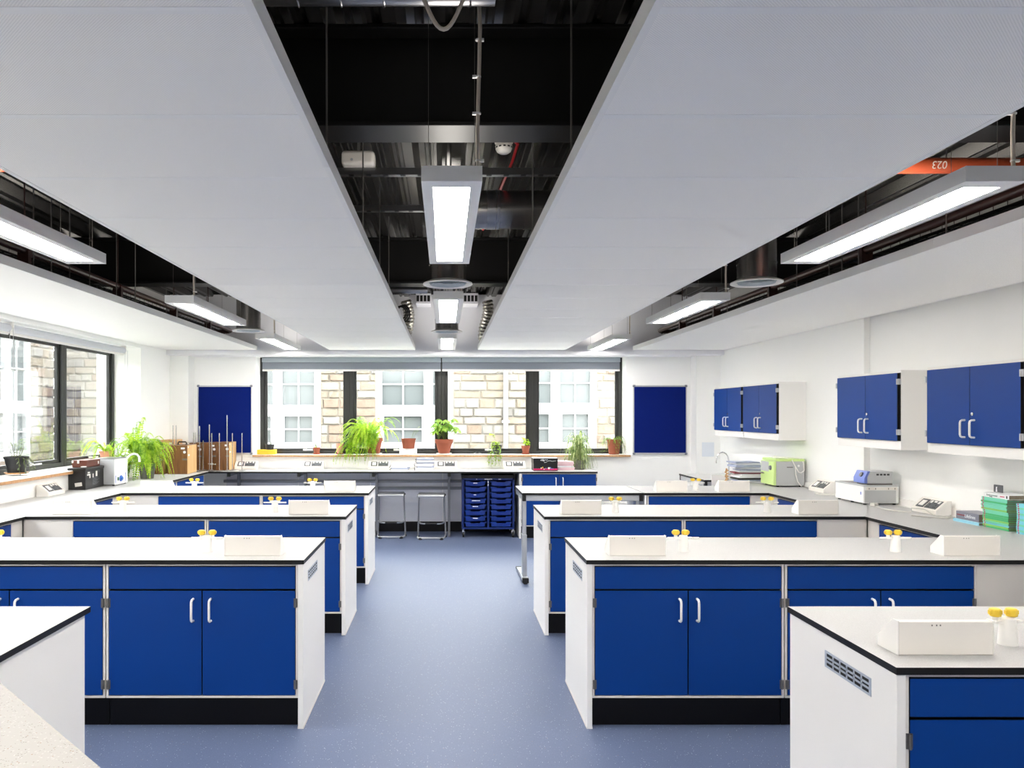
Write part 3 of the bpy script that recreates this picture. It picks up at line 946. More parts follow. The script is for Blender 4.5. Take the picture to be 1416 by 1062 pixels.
def rect(x0, x1, y0, y1):
    return [(min(x0, x1), y0), (max(x0, x1), y0), (max(x0, x1), y1), (min(x0, x1), y1)]

def make_cabinet(W, label, loc, rz, fascia=True, depth=0.64):
    """origin at the floor, middle of the front; doors at y = 0, body behind."""
    t = thing('bench_cabinet', label, 'cabinet', loc, rz, 'blue bench cabinets')
    h = W / 2
    b = MB()
    b.box(-h - 0.012, h + 0.012, 0.024, depth, 0.163, 0.876)
    b.box(-h - 0.012, h + 0.012, 0.0, 0.024, 0.163, 0.174); b.box(-h - 0.012, h + 0.012, 0.0, 0.024, 0.868, 0.876)
    b.box(-h - 0.012, -h - 0.001, 0.0, 0.024, 0.174, 0.868); b.box(h + 0.001, h + 0.012, 0.0, 0.024, 0.174, 0.868)
    b.build('carcass', M['beige'], t, smooth=False)
    b = MB(); b.box(-h - 0.001, h + 0.001, 0.0235, 0.0245 - 0.0008, 0.174, 0.868); b.build('recess', M['seal'], t, smooth=False)
    dz1 = 0.735
    mf = (1, 1, 0, 1, 1, 1)
    if fascia:
        b = MB(); b.box(-h + 0.003, h - 0.003, 0.0, 0.018, 0.745, 0.862, mf=mf); b.build('fascia', [M['blue'], M['core']], t, smooth=False)
    else:
        dz1 = 0.862
    for s in (-1, 1):
        b = MB()
        x0, x1 = (-h + 0.003, -0.003) if s < 0 else (0.003, h - 0.003)
        b.box(x0, x1, 0.0, 0.018, 0.178, dz1, mf=mf)
        d = b.build('door', [M['blue'], M['core']], t, smooth=False)
        b = MB(); hx = s * 0.047
        hz = dz1 - 0.16
        b.tube([(hx, 0.0, hz), (hx, -0.022, hz + 0.001), (hx, -0.031, hz + 0.007), (hx, -0.034, hz + 0.018), (hx, -0.034, hz + 0.098), (hx, -0.031, hz + 0.109),
                (hx, -0.022, hz + 0.115), (hx, 0.0, hz + 0.116)], 0.0065, n=10)
        b.build('door_handle', M['white'], d)
        for z in (0.235, dz1 - 0.065):
            b = MB(); xh = s * (h + 0.0)
            b.cyl((xh, -0.006, z - 0.024), (xh, -0.006, z + 0.024), 0.005, n=10)
            b.box(xh - 0.010, xh + 0.010, -0.003, 0.0, z - 0.024, z + 0.024)
            b.build('door_hinge', M['hinge'], d, smooth=False)
    b = MB(); b.box(-h - 0.012, h + 0.012, 0.05, depth - 0.02, 0.0, 0.163); b.build('plinth', M['plinth'], t, smooth=False)
    return t

def end_panel(x, y0, y1, s, label, vent=True):
    """white end panel closing a bench towards the aisle, with a vent grille on the aisle side (S = side of the room)."""
    t = thing('end_panel', label, 'end panel', (x, y0, 0), 0, 'vented white end panels')
    d = y1 - y0
    b = MB(); b.box(-0.014, 0.014, 0, d, 0, BH - 0.0225); b.build('board', M['panel'], t, bevel=0.0015, seg=1, smooth=False)
    b = MB(); b.box(-0.016, 0.016, 0.001, d - 0.001, 0.0, 0.012); b.build('edge_bead', M['beige'], t, smooth=False)
    if not vent:
        return t
    # aisle-side face is at x = -s*0.014
    f = -s * 0.014
    b = MB()
    o = -s * 0.002
    ya, yb, za, zb = 0.14, 0.44, 0.757, 0.817
    def plate(p, q, r, z):
        b.box(min(f, f + o), max(f, f + o), p, q, r, z)
    cw = (yb - ya - 0.024) / 6
    plate(ya, ya + 0.012, za, zb); plate(yb - 0.012, yb, za, zb)
    plate(ya + 0.012, yb - 0.012, za, za + 0.008); plate(ya + 0.012, yb - 0.012, zb - 0.008, zb)
    for k in range(1, 6):
        plate(ya + 0.012 + cw * k - 0.004, ya + 0.012 + cw * k + 0.004, za + 0.008, zb - 0.008)
    for k in (1, 2):
        z = za + 0.008 + (zb - za - 0.016) * k / 3
        plate(ya + 0.012, yb - 0.012, z - 0.0035, z + 0.0035)
    g = b.build('vent_grille', M['ventplate'], t, smooth=False)
    b = MB(); b.box(min(f, f + o * 0.25), max(f, f + o * 0.25), ya + 0.01, yb - 0.01, za + 0.006, zb - 0.006); b.build('vent_opening', M['seal'], g, smooth=False)
    return t

def filler(x0, x1, y, label):
    b = MB(); b.box(min(x0, x1), max(x0, x1), 0, 0.02, 0.0, BH - 0.0225)
    o = b.build('filler_panel', M['beige'], smooth=False)
    return tag(o, label, 'panel', None, (0, y, 0))

cab = None
def put_cabinet(x, y, rz, label):
    global cab
    if cab is None:
        cab = make_cabinet(0.998, label, (x, y, 0), rz)
        return cab
    return dup(cab, (x, y, 0), rz, label)

for row in (3, 2, 1, 0):
    y = FR[row]
    for s in (-1, 1):
        nm = bench(row, s)
        if row == 0:
            xe = 1.385 if s > 0 else 1.433
        elif row == 3 and s > 0:
            xe = 1.957
        else:
            xe = 0.752
        worktop('worktop', rect(s * xe, s * 3.18, y, y + BD), 'white worktop with black edge on the ' + nm)
        if not (row == 3 and s > 0):
            end_panel(s * (xe + 0.032 if row == 0 and s < 0 else xe + 0.018), y + 0.004, y + BD - 0.012, s, ('white end panel with vent closing the ' if row or s > 0 else 'plain white end panel closing the ') + nm, bool(row or s > 0))
        else:
            b = MB(); b.box(s * xe + 0.004, s * xe + 0.022, y + 0.004, y + BD - 0.012, 0, BH - 0.0225)
            tag(b.build('end_panel', M['panel'], smooth=False), 'plain white end panel beside the grey-framed table', 'end panel')
        x = xe + 0.034 + 0.012 if not (row == 0 and s < 0) else xe + 0.06
        c0 = x + 0.499
        put_cabinet(s * c0, y + 0.012, 0, 'blue two-door cabinet at aisle end of the ' + nm)
        if row in (1, 2) or (row == 3 and s < 0):
            put_cabinet(s * (c0 + 1.028), y + 0.012, 0, 'blue two-door cabinet at wall end of the ' + nm)
            xf = c0 + 1.028 + 0.512
        else:
            xf = c0 + 0.512
        filler(s * (xf + 0.001), s * 3.20, y + 0.014, 'plain pale filler panel at wall end of the ' + nm)
        # white back of the bench towards the end wall
        b = MB(); b.box(s * (xe + 0.05), s * 3.2, 0, 0.016, 0, BH - 0.0225)
        tag(b.build('back_panel', M['panel'], smooth=False), 'white back panel facing the end wall on the ' + nm, 'panel', None, (0, y + BD - 0.03, 0))

# perimeter worktops
worktop('worktop', rect(-3.838, -3.18, 0.9, 10.84), 'long grey-white worktop along the wall with side windows', 'top')
worktop('worktop', rect(3.18, 3.84, 0.9, 8.88), 'long grey-white worktop along the wall with blue cupboards', 'top')
BF = 10.20
worktop('worktop', rect(-3.18, 2.05, BF, 10.83), 'long white worktop under the end windows with plants above', 'top')
# low white upstands against the walls
b = MB(); b.box(3.822, 3.84, 6.98, 8.86, BH, BH + 0.055)
tag(b.build('upstand', M['panel'], smooth=False), 'low white upstand along the worktop below the far wall cupboards', 'upstand')
b = MB(); b.box(3.88, 3.898, 0.9, 6.96, BH - 0.02, BH + 0.055); b.box(3.841, 3.88, 0.9, 6.96, BH - 0.02, BH + 0.0004)
tag(b.build('upstand', M['panel'], smooth=False), 'low white upstand along the worktop by the stacked green books', 'upstand')

# cabinets under the side worktops, in the gaps between the rows
small = None
def put_small(x, y, rz, label):
    global small
    if small is None:
        small = make_cabinet(0.80, label, (x, y, 0), rz, True, 0.60)
        return small
    return dup(small, (x, y, 0), rz, label)
for s, wl in ((-1, 'window'), (1, 'cupboard')):
    rz = PI / 2 if s < 0 else -PI / 2
    for k in (1, 2):
        yc = FR[k] + BD + 0.02 + 0.40
        put_small(s * 3.20, yc, rz, 'blue side cabinet under the %s-wall worktop between the %s and %s rows' % (wl, ORD[4 - k], ORD[3 - k]))
for s in (-1, 1):
    for k in (1, 2):
        b = MB(); b.box(s * 3.20 - 0.008, s * 3.20 + 0.008, 0, FR[k + 1] - FR[k] - BD - 0.838, 0, BH - 0.0225)
        o = b.build('filler_panel', M['beige'], smooth=False)
        tag(o, 'narrow pale filler panel in the corner behind the ' + bench(k, s), 'panel', None, (s * 0.008, FR[k] + BD + 0.834, 0))
put_small(-3.20, 8.625, PI / 2, 'blue side cabinet under the window-wall worktop just beyond the far row')
put_cabinet(-3.20, 9.565, PI / 2, 'blue side cabinet at the far corner by the wooden cases')
b = MB(); b.box(3.195, 3.20, 8.22, 8.26, 0.02, 0.877); b.box(3.195, 3.80, 8.27, 8.86, 0.0, 0.877)
t = make_cabinet(0.56, 'narrow blue cabinet beside the grey-framed corner table', (3.20, 8.53, 0), -PI / 2, True, 0.58)
b = MB(); b.box(3.12, 3.83, 8.885, 8.897, 0, 0.962)
tag(b.build('end_panel', M['panel'], smooth=False), 'white end panel rising above the worktop behind the paper pile', 'end panel')

# ------------------------------------------------------------------ bench-top boxes and gas taps
def make_wedge(label, loc, rz, name='socket_box'):
    """service box with one upright side (local -y) and a sloping socket face towards +y; origin at its base centre."""
    t = thing(name, label, 'socket box', loc, rz, 'wedge-shaped socket boxes')
    h, w, d = 0.108, 0.152, 0.115
    b = MB()
    prof = [(-d / 2, 0.0), (d / 2, 0.0), (d / 2, 0.034), (-d / 2 + 0.028, h), (-d / 2, h)]
    b.prism(prof, 'x', -w, w)
    body = b.build('body', M['cream'], t, bevel=0.003)
    for s in (-1, 1):
        b = MB()
        b.prism([(-d / 2 - 0.001, 0.0), (d / 2 + 0.001, 0.0), (d / 2 + 0.001, 0.036), (-d / 2 + 0.028, h + 0.003), (-d / 2 - 0.001, h + 0.003)], 'x', s * w, s * (w + 0.003))
        b.build('side_cheek', M['white'], t, smooth=False)
    # sloping face: dark socket plate and a switch plate
    p0 = Vector((0, d / 2, 0.034)); p1 = Vector((0, -d / 2 + 0.028, h))
    v = (p1 - p0); L = v.length; v.normalize(); nrm = Vector((1, 0, 0)).cross(v).normalized()
    if nrm.z < 0:
        nrm = -nrm
    rot = Matrix((Vector((1, 0, 0)), v, nrm)).transposed()
    c = (p0 + p1) / 2
    def plate(x0, x1, q0, q1, lift, m, bb):
        cc = p0 + v * ((q0 + q1) / 2 * L) + Vector(((x0 + x1) / 2, 0, 0)) + nrm * lift
        bb.obox(cc, (x1 - x0, (q1 - q0) * L, 0.004), rot, m)
    b = MB()
    plate(-0.125, 0.015, 0.12, 0.9, 0.001, 0, b)
    f = b.build('socket_plate', M['socket'], t, smooth=False)
    b = MB()
    plate(-0.022, 0.0, 0.62, 0.84, 0.004, 0, b); plate(-0.110, -0.088, 0.62, 0.84, 0.004, 0, b); plate(-0.070, -0.040, 0.70, 0.84, 0.004, 0, b)
    b.build('switch', M['white'], f, smooth=False)
    b = MB()
    for x in (-0.021, -0.094):
        plate(x, x + 0.006, 0.40, 0.52, 0.0025, 0, b); plate(x - 0.010, x - 0.002, 0.22, 0.30, 0.0025, 0, b); plate(x + 0.008, x + 0.016, 0.22, 0.30, 0.0025, 0, b)
    b.build('pin_hole', M['socketblack'], f, smooth=False)
    b = MB(); plate(0.028, 0.118, 0.12, 0.9, 0.001, 0, b); f2 = b.build('switch_plate', M['socket'], t, smooth=False)
    b = MB(); plate(0.046, 0.100, 0.26, 0.76, 0.004, 0, b); b.build('switch', M['white'], f2, smooth=False)
    b = MB()
    for x in (-0.045, -0.03, -0.018):
        b.box(x - 0.002, x + 0.002, -d / 2 - 0.0006, -d / 2 + 0.001, 0.094, 0.099)
    b.build('vent_opening', M['hinge'], t, smooth=False)
    return t

wedge = None
def put_wedge(x, y, rz, label, z=BH):
    global wedge
    if wedge is None:
        wedge = make_wedge(label, (x, y, z + 0.0008), rz)
        return wedge
    return dup(wedge, (x, y, z + 0.0008), rz, label)

def make_tap(label, loc, rz, xs=(-0.031, 0.031)):
    t = thing('gas_tap', label, 'gas tap', loc, rz, 'bench gas taps')
    b = MB(); b.lathe([(0.030, 0.0), (0.0295, 0.004), (0.0235, 0.088), (0.020, 0.092), (0.0, 0.0925)], n=22); b.build('post', M['white'], t)
    b = MB()
    b.prism([(-0.048, -0.012), (0.048, -0.012), (0.055, 0.0), (0.048, 0.012), (-0.048, 0.012), (-0.055, 0.0)], 'z', 0.072, 0.082)
    b.build('arm', M['white'], t, bevel=0.002)
    for s in (-1, 1):
        b = MB(); x = xs[0] if s < 0 else xs[1]
        b.cyl((x, 0, 0.082), (x, 0, 0.097), 0.010, n=12)
        k = b.build('valve', M['white'], t)
        b = MB(); b.lathe([(0.0155, 0.095), (0.0185, 0.098), (0.0185, 0.118), (0.015, 0.122), (0.0, 0.1225)], c=(x, 0, 0), n=8)
        b.box(x - 0.022, x + 0.022, -0.006, 0.006, 0.102, 0.116)
        b.build('knob', M['yellow'], k, bevel=0.0015)
        b = MB()
        for q in range(5):
            b.cyl((s * (0.055 + 0.007 * q), 0, 0.077), (s * (0.062 + 0.007 * q), 0, 0.077), 0.0062, 0.0042, n=10)
        b.build('nozzle', M['white'], t)
    return t
tap = None
tap2 = None
def put_tap(x, y, rz, label):
    global tap, tap2
    if rz:
        if tap2 is None:
            tap2 = make_tap(label, (x, y, BH + 0.0008), 0, (-0.042, 0.013))
            return tap2
        return dup(tap2, (x, y, BH + 0.0008), 0, label)
    if tap is None:
        tap = make_tap(label, (x, y, BH + 0.0008), rz)
        return tap
    return dup(tap, (x, y, BH + 0.0008), rz, label)

for row in (3, 2, 1, 0):
    y = FR[row]
    for s in (-1, 1):
        nm = '%s %s bench from end wall' % (ORD[4 - row], SIDE[s])
        if row == 0:
            if s > 0:
                put_wedge(1.615, y + 0.176, 0, 'white socket box near the aisle end of the ' + nm)
                put_tap(1.90, y + 0.235, 0.9, 'white gas tap with yellow knobs near aisle end, ' + nm)
            continue
        xa = 1.055 if not (row == 3 and s > 0) else 2.265
        put_wedge(s * xa, y + 0.175, 0, 'white socket box near the aisle end of the ' + nm)
        put_wedge(s * 2.885, y + 0.175, 0, 'white socket box near the wall end of the ' + nm)
        if not (row == 3 and s > 0):
            put_tap(s * 1.345, y + 0.25, 0.5 if (row == 1 and s > 0) else 0.0, 'white gas tap with yellow knobs near aisle end, ' + nm)
        put_tap(s * 2.545, y + 0.25, 0.5 if (row == 1 and s > 0) else 0.0, 'white gas tap with yellow knobs near wall end, ' + nm)

# socket boxes against the walls
for k, px_ in enumerate((-2.80, -1.862, -0.925, 0.012, 0.972)):
    put_wedge(px_, 10.70, PI, 'white socket box on the worktop under the end windows, %s from the window-side corner' % ORD[k + 1])
put_wedge(-3.775, 7.27, -PI / 2, 'white socket box on the window-wall worktop next to the black case')
put_wedge(3.76, 7.58, PI / 2, 'white socket box on the cupboard-wall worktop between lime oven and water bath')
put_wedge(3.806, 5.95, PI / 2, 'white socket box on the cupboard-wall worktop between water bath and grey book')

# ------------------------------------------------------------------ the speckled demonstration bench beside the camera
poly = [(-2.4, 1.15), (-0.35, 1.15), (-0.35, 1.265), (-1.37, 2.28), (-2.4, 2.28)]
o = worktop('worktop', poly, 'speckled cream worktop with a slanting edge right beside the camera', 'topnear')
b = MB()
b.prism([(-2.36, 1.2), (-0.45, 1.2), (-0.45, 1.29), (-1.40, 2.24), (-2.36, 2.24)], 'z', 0.0, BH - 0.0225)
tag(b.build('demonstration_bench', M['beige'], smooth=False), 'pale bench body under the speckled worktop beside the camera', 'bench')

# ------------------------------------------------------------------ grey-framed height-adjustable table at the end of the far row
def adj_table(x0, x1, y0, y1, label):
    cx, cy = (x0 + x1) / 2, (y0 + y1) / 2
    w, d = (x1 - x0) / 2, (y1 - y0) / 2
    t = thing('adjustable_table', label, 'table', (cx, cy, 0), 0)
    b = MB()
    b.box(-w, w, -d, d, BH - 0.022, BH, 1); b.box(-w, w, -d, d, BH, BH + 0.0006, 0, mf=(1, 0, 1, 1, 1, 1))
    b.build('tabletop', [M['top'], M['core']], t, smooth=False)
    z1, z0 = BH - 0.0225, BH - 0.079
    b = MB()
    b.box(-w + 0.04, w - 0.04, -d + 0.008, -d + 0.048, z0, z1); b.box(-w + 0.04, w - 0.04, d - 0.048, d - 0.008, z0, z1)
    b.box(-w + 0.005, -w + 0.04, -d + 0.045, d - 0.045, z0, z1); b.box(w - 0.04, w - 0.005, -d + 0.045, d - 0.045, z0, z1)
    b.build('frame_rail', M['alu'], t, bevel=0.004)
    for sx in (-1, 1):
        for sy in (-1, 1):
            b = MB(); b.box(min(sx * (w - 0.04), sx * (w - 0.004)), max(sx * (w - 0.04), sx * (w - 0.004)), min(sy * (d - 0.048), sy * (d - 0.004)), max(sy * (d - 0.048), sy * (d - 0.004)), z0 - 0.003, z1)
            b.build('corner_cap', M['rubber'], t, bevel=0.005)
    for s in (-1, 1):
        xl = s * (w - 0.035)
        b = MB()
        b.box(xl - 0.018, xl + 0.018, -d + 0.10, -d + 0.20, 0.46, z1); b.box(xl - 0.022, xl + 0.022, -d + 0.09, -d + 0.21, 0.05, 0.47)
        b.box(xl - 0.0225, xl + 0.0225, -d + 0.088, -d + 0.212, 0.462, 0.474)
        lg = b.build('leg', M['alu'], t, bevel=0.004)
        b = MB(); b.prism([(-d + 0.0, 0.018), (d - 0.05, 0.018), (d - 0.05, 0.036), (-d + 0.21, 0.06), (-d + 0.0, 0.06)], 'x', xl - 0.028, xl + 0.028); b.build('foot', M['alu'], lg, bevel=0.003)
        for e in (-d - 0.004, d - 0.07):
            b = MB(); b.box(xl - 0.031, xl + 0.031, e, e + 0.045, 0.014, 0.062 if e < 0 else 0.04); b.cyl((xl, e + 0.03, 0), (xl, e + 0.03, 0.016), 0.022, n=14)
            b.build('foot_cap', M['rubber'], lg, bevel=0.004)
    return t
adj_table(0.757, 1.952, 7.462, 8.20, 'grey-framed adjustable table at the aisle end of the far cupboard-side row')
adj_table(3.045, 3.82, 8.915, 9.88, 'grey-framed table in the far corner by the cupboard wall')
b = MB()
b.cyl((0, 0, 0), (0, 0, 0.03), 0.022, n=16)
pts = [(0, 0, 0.0), (0, 0, 0.19)] + [(-0.005 - 0.075 * (1 - math.cos(a)), 0, 0.20 + 0.105 * math.sin(a)) for a in [PI * k / 10 for k in range(0, 11)]] + [(-0.155, 0, 0.17)]
b.tube(pts, 0.007, n=10); b.cyl((0.0, -0.03, 0.04), (0.0, -0.07, 0.055), 0.008, n=10)
tag(b.build('swan_neck_tap', M['chrome']), 'slim chrome swan-neck tap in the corner behind the paper pile', 'tap', None, (3.485, 9.32, BH + 0.001))

# ------------------------------------------------------------------ bench along the end wall: frames, cabinet
for k, px_ in enumerate((-2.914, -1.97, -0.965, 0.055)):
    t = thing('cantilever_support', 'grey steel cantilever frame under the end worktop, %s from the window-side corner' % ORD[k + 1], 'bench support', (px_, BF, 0), 0, 'cantilever frames under the end worktop')
    b = MB(); b.box(-0.017, 0.017, 0.50, 0.56, 0.0, 0.877); b.build('post', M['greyframe'], t, bevel=0.003)
    b = MB(); b.box(-0.017, 0.017, 0.03, 0.50, 0.835, 0.877); b.build('arm', M['greyframe'], t, bevel=0.003)
    b = MB(); b.box(-0.020, 0.020, 0.012, 0.04, 0.83, 0.877); b.build('arm_cap', M['rubber'], t, bevel=0.003)
    b = MB(); b.box(-0.017, 0.017, 0.16, 0.56, 0.0, 0.03); b.build('foot', M['greyframe'], t, bevel=0.003)
b = MB(); b.box(-3.15, 1.0, YB - 0.06, YB - 0.014, 0.70, 0.735); b.box(-3.15, 1.0, YB - 0.05, YB - 0.014, 0.60, 0.64)
tag(b.build('service_rail', M['greyframe'], bevel=0.003), 'grey steel rails along the wall under the end worktop', 'rail')
b = MB()
for k in range(4):
    x0 = -3.12 + 1.03 * k
    b.box(x0, x0 + 1.02, YB - 0.013, YB - 0.001, 0.15, 0.876)
tag(b.build('back_panel', M['greypanel'], smooth=False), 'grey-white panelling on the wall under the end worktop', 'panel')
o = make_cabinet(0.998, 'blue two-door cabinet under the end worktop with black printed box on top', (1.535, BF + 0.012, 0), 0, False, 0.58)
b = MB(); b.box(1.0, 1.021, BF + 0.012, 10.82, 0, 0.877)
tag(b.build('end_panel', M['panel'], smooth=False), 'white end panel between the tray trolley and the end-wall cabinet', 'end panel')

# ------------------------------------------------------------------ stools
def make_stool(label, loc, rz):
    t = thing('stool', label, 'stool', loc, rz, 'grey tube stools')
    w, d, H = 0.175, 0.15, 0.60
    # bent tube: floor loop open at the back, uprights rising from its rear ends, raked to the seat
    for s in (-1, 1):
        b = MB()
        b.tube([(s * (w - 0.005), d - 0.06, H - 0.035), (s * w, d - 0.05, H * 0.6), (s * (w + 0.012), d - 0.02, 0.10), (s * (w + 0.013), d - 0.03, 0.05), (s * (w + 0.012), d - 0.07, 0.026),
                (s * (w + 0.008), -d + 0.09, 0.022)], 0.0115, n=10)
        b.build('leg', M['greyframe'], t)
    b = MB()
    b.tube([(-(w + 0.008), -d + 0.09, 0.022), (-(w - 0.0), -d + 0.03, 0.022), (-(w - 0.05), -d, 0.022), ((w - 0.05), -d, 0.022), (w, -d + 0.03, 0.022), (w + 0.008, -d + 0.09, 0.022)], 0.0115, n=10)
    b.build('floor_bar', M['alu'], t)
    for s in (-1, 1):
        b = MB(); b.lathe([(0.024, 0.0), (0.026, 0.012), (0.018, 0.026), (0.0, 0.028)], c=(s * (w - 0.035), -d + 0.006, 0), n=14); b.build('rubber_foot', M['rubber'], t)
        b = MB(); b.lathe([(0.018, 0.0), (0.02, 0.012), (0.012, 0.022), (0.0, 0.024)], c=(s * (w + 0.012), d - 0.055, 0), n=12); b.build('rubber_foot', M['rubber'], t)
    b = MB()
    b.tube([(-(w + 0.008), d - 0.025, 0.205), (-(w - 0.03), -0.02, 0.20), (-(w - 0.07), -0.06, 0.20), (w - 0.07, -0.06, 0.20), (w - 0.03, -0.02, 0.20), (w + 0.008, d - 0.025, 0.205)], 0.0105, n=10)
    f = b.build('footrest', M['alu'], t)
    b = MB(); b.cyl((-0.08, -0.06, 0.20), (0.08, -0.06, 0.20), 0.0135, n=12); b.build('grip', M['rubber'], f)
    b = MB()
    # seat: moulded slab with rolled front and back edges
    prof = [(-d - 0.01, H - 0.035), (-d - 0.016, H - 0.02), (-d - 0.008, H - 0.004), (-d + 0.03, H), (d - 0.04, H - 0.006), (d - 0.005, H + 0.002), (d + 0.006, H - 0.012), (d - 0.002, H - 0.03), (d - 0.03, H - 0.03), (-d + 0.03, H - 0.026)]
    b.prism(prof[::-1], 'x', -w, w)
    b.build('seat', M['alu'], t, bevel=0.004)
    for s in (-1, 1):
        b = MB(); b.cyl((s * (w - 0.002), d - 0.06, H - 0.03), (s * (w + 0.014), d - 0.06, H - 0.018), 0.014, n=12); b.cyl((s * (w - 0.004), -d + 0.0, H - 0.02), (s * (w + 0.01), -d, H - 0.018), 0.014, n=12)
        b.build('seat_cap', M['rubber'], t)
    return t
s0 = make_stool('grey metal stool under the end worktop next to the window-side bench', (-0.735, 10.36, 0), 0.02)
dup(s0, (-0.185, 10.26, 0), -0.03, 'grey metal stool under the end worktop next to the blue tray trolley')

# ------------------------------------------------------------------ tray trolley
t = thing('tray_trolley', 'blue wheeled trolley with two columns of storage trays under the end worktop', 'trolley', (0.585, 10.52, 0), 0)
w, d = 0.355, 0.21
z0, z1 = 0.135, 0.85
b = MB()
for x in (-w, -0.012, w - 0.024):
    b.box(x, x + 0.024, -d, -d + 0.024, z0, z1 - 0.05); b.box(x, x + 0.024, d - 0.024, d, z0, z1 - 0.05)
b.box(-w, w, -d, d, z0 - 0.022, z0); b.box(-w, w, -d, d, z1 - 0.07, z1 - 0.05)
b.box(-w, -w + 0.004, -d + 0.024, d - 0.024, z0, z1 - 0.05); b.box(w - 0.004, w, -d + 0.024, d - 0.024, z0, z1 - 0.05); b.box(-0.003, 0.003, -d + 0.024, d - 0.024, z0, z1 - 0.05)
b.box(-w + 0.024, w - 0.024, d - 0.008, d - 0.004, z0, z1 - 0.05)
ph = (z1 - 0.07 - z0 - 0.01) / 8
for k in range(8):
    for (xa, xb) in ((-w + 0.004, -w + 0.02), (-0.02, -0.003), (0.003, 0.02), (w - 0.02, w - 0.004)):
        z = z0 + 0.012 + ph * k + ph * 0.72
        b.box(xa, xb, -d + 0.02, d - 0.02, z, z + 0.004)
b.build('frame', M['bluesteel'], t, smooth=False)
b = MB(); b.box(-w - 0.006, w + 0.006, -d - 0.006, d + 0.006, z1 - 0.05, z1); b.build('top', M['core'], t, bevel=0.006)
b = MB(); b.box(-0.05, 0.055, -d - 0.0004, -d + 0.001, z1 - 0.066, z1 - 0.055); b.box(-0.165, -0.15, -d - 0.0004, -d, z1 - 0.064, z1 - 0.056); b.box(0.14, 0.175, -d - 0.0004, -d, z1 - 0.066, z1 - 0.056)
b.build('label_strip', M['paper'], t, smooth=False)
labels = {(0, 0): (0.0, 0.055), (0, 2): (-0.005, 0.035), (0, 3): (0.01, 0.115), (0, 4): (0.0, 0.075), (0, 6): (0.0, 0.07)}
for col in (0, 1):
    xc = -0.175 if col == 0 else 0.175
    for k in range(8):
        zt = z1 - 0.085 - ph * k
        hh = 0.062
        b = MB()
        # tray front: flared lip, dipped in the middle to show the finger hole
        hw = 0.142
        pf = [(-hw + 0.02, 0), (hw - 0.02, 0), (hw - 0.008, hh * 0.72), (hw + 0.008, hh * 0.8), (hw + 0.008, hh), (0.072, hh), (0.055, hh - 0.016), (-0.055, hh - 0.016), (-0.072, hh), (-hw - 0.008, hh), (-hw - 0.008, hh * 0.8), (-hw + 0.008, hh * 0.72)]
        b.prism([(xc + u, zt - hh + v) for u, v in pf], 'y', -d - 0.004, -d + 0.004)
        b.prism([(xc + u, zt - hh + v) for u, v in ((-hw - 0.008, hh * 0.84), (-0.09, hh * 0.84), (-0.066, hh * 0.6), (0.066, hh * 0.6), (0.09, hh * 0.84), (hw + 0.008, hh * 0.84), (hw + 0.008, hh), (0.072, hh), (0.055, hh - 0.016), (-0.055, hh - 0.016), (-0.072, hh), (-hw - 0.008, hh))], 'y', -d - 0.014, -d - 0.004)
        b.box(xc - hw + 0.012, xc - hw + 0.016, -d + 0.004, d - 0.03, zt - hh, zt - 0.006); b.box(xc + hw - 0.016, xc + hw - 0.012, -d + 0.004, d - 0.03, zt - hh, zt - 0.006)
        b.box(xc - hw + 0.012, xc + hw - 0.012, -d + 0.004, d - 0.03, zt - hh, zt - hh + 0.003); b.box(xc - hw + 0.012, xc + hw - 0.012, d - 0.033, d - 0.03, zt - hh, zt - 0.006)
        tr = b.build('tray', M['bluetray'], t, smooth=False)
        if (col, k) in labels:
            lx, lw = labels[(col, k)]
            b = MB(); b.box(xc + lx - lw / 2, xc + lx + lw / 2, -d - 0.0155, -d - 0.014, zt - 0.033, zt - 0.021); b.build('label_card', M['paper'], tr, smooth=False)
b = MB(); b.box(-0.006, 0.006, -d - 0.001, -d + 0.001, z1 - 0.11, z1 - 0.085); b.box(-0.006, 0.006, -d - 0.001, -d + 0.001, z1 - 0.15, z1 - 0.125); b.build('label_strip', M['paper'], t, smooth=False)
for sx in (-1, 1):
    for sy in (-1, 1):
        b = MB(); x, y = sx * (w - 0.018), sy * (d - 0.03)
        b.cyl((x, y, z0 - 0.022), (x, y, 0.085), 0.016, n=12); b.box(x - 0.02, x + 0.02, y - 0.02, y + 0.02, 0.06, 0.09)
        b.box(x - 0.02, x - 0.015, y - 0.03, y + 0.018, 0.03, 0.09); b.box(x + 0.015, x + 0.02, y - 0.03, y + 0.018, 0.03, 0.09)
        f = b.build('caster', M['chrome'], t, bevel=0.002)
        b = MB(); b.cyl((x - 0.012, y - 0.012, 0.036), (x + 0.012, y - 0.012, 0.036), 0.036, n=20); b.build('wheel', M['rubber'], f)

# ------------------------------------------------------------------ pin boards
def pinboard(x0, x1, label):
    t = thing('pin_board', label, 'pin board', ((x0 + x1) / 2, YB, 1.10), 0, 'blue felt pin boards')
    w, H = (x1 - x0) / 2, 0.985
    b = MB(); b.box(-w + 0.012, w - 0.012, -0.016, -0.004, 0.012, H - 0.012); b.build('felt_panel', M['felt'], t, smooth=False)
    b = MB()
    b.box(-w, w, -0.022, 0, H - 0.022, H); b.box(-w, w, -0.022, 0, 0, 0.022)
    b.box(-w, -w + 0.013, -0.022, 0, 0.022, H - 0.022); b.box(w - 0.013, w, -0.022, 0, 0.022, H - 0.022)
    b.build('frame', M['alu'], t, bevel=0.002)
    for sx in (-1, 1):
        for z in (-0.006, H - 0.026):
            b = MB(); b.box(min(sx * (w + 0.008), sx * (w - 0.03)), max(sx * (w + 0.008), sx * (w - 0.03)), -0.028, 0, z, z + 0.032); b.build('corner_cap', M['greyframe'], t, bevel=0.008)
pinboard(-3.532, -2.755, 'navy blue felt pin board on the end wall at the window side')
b = MB(); b.box(-0.085, 0.085, -0.0015, 0.0, 0, 0.20)
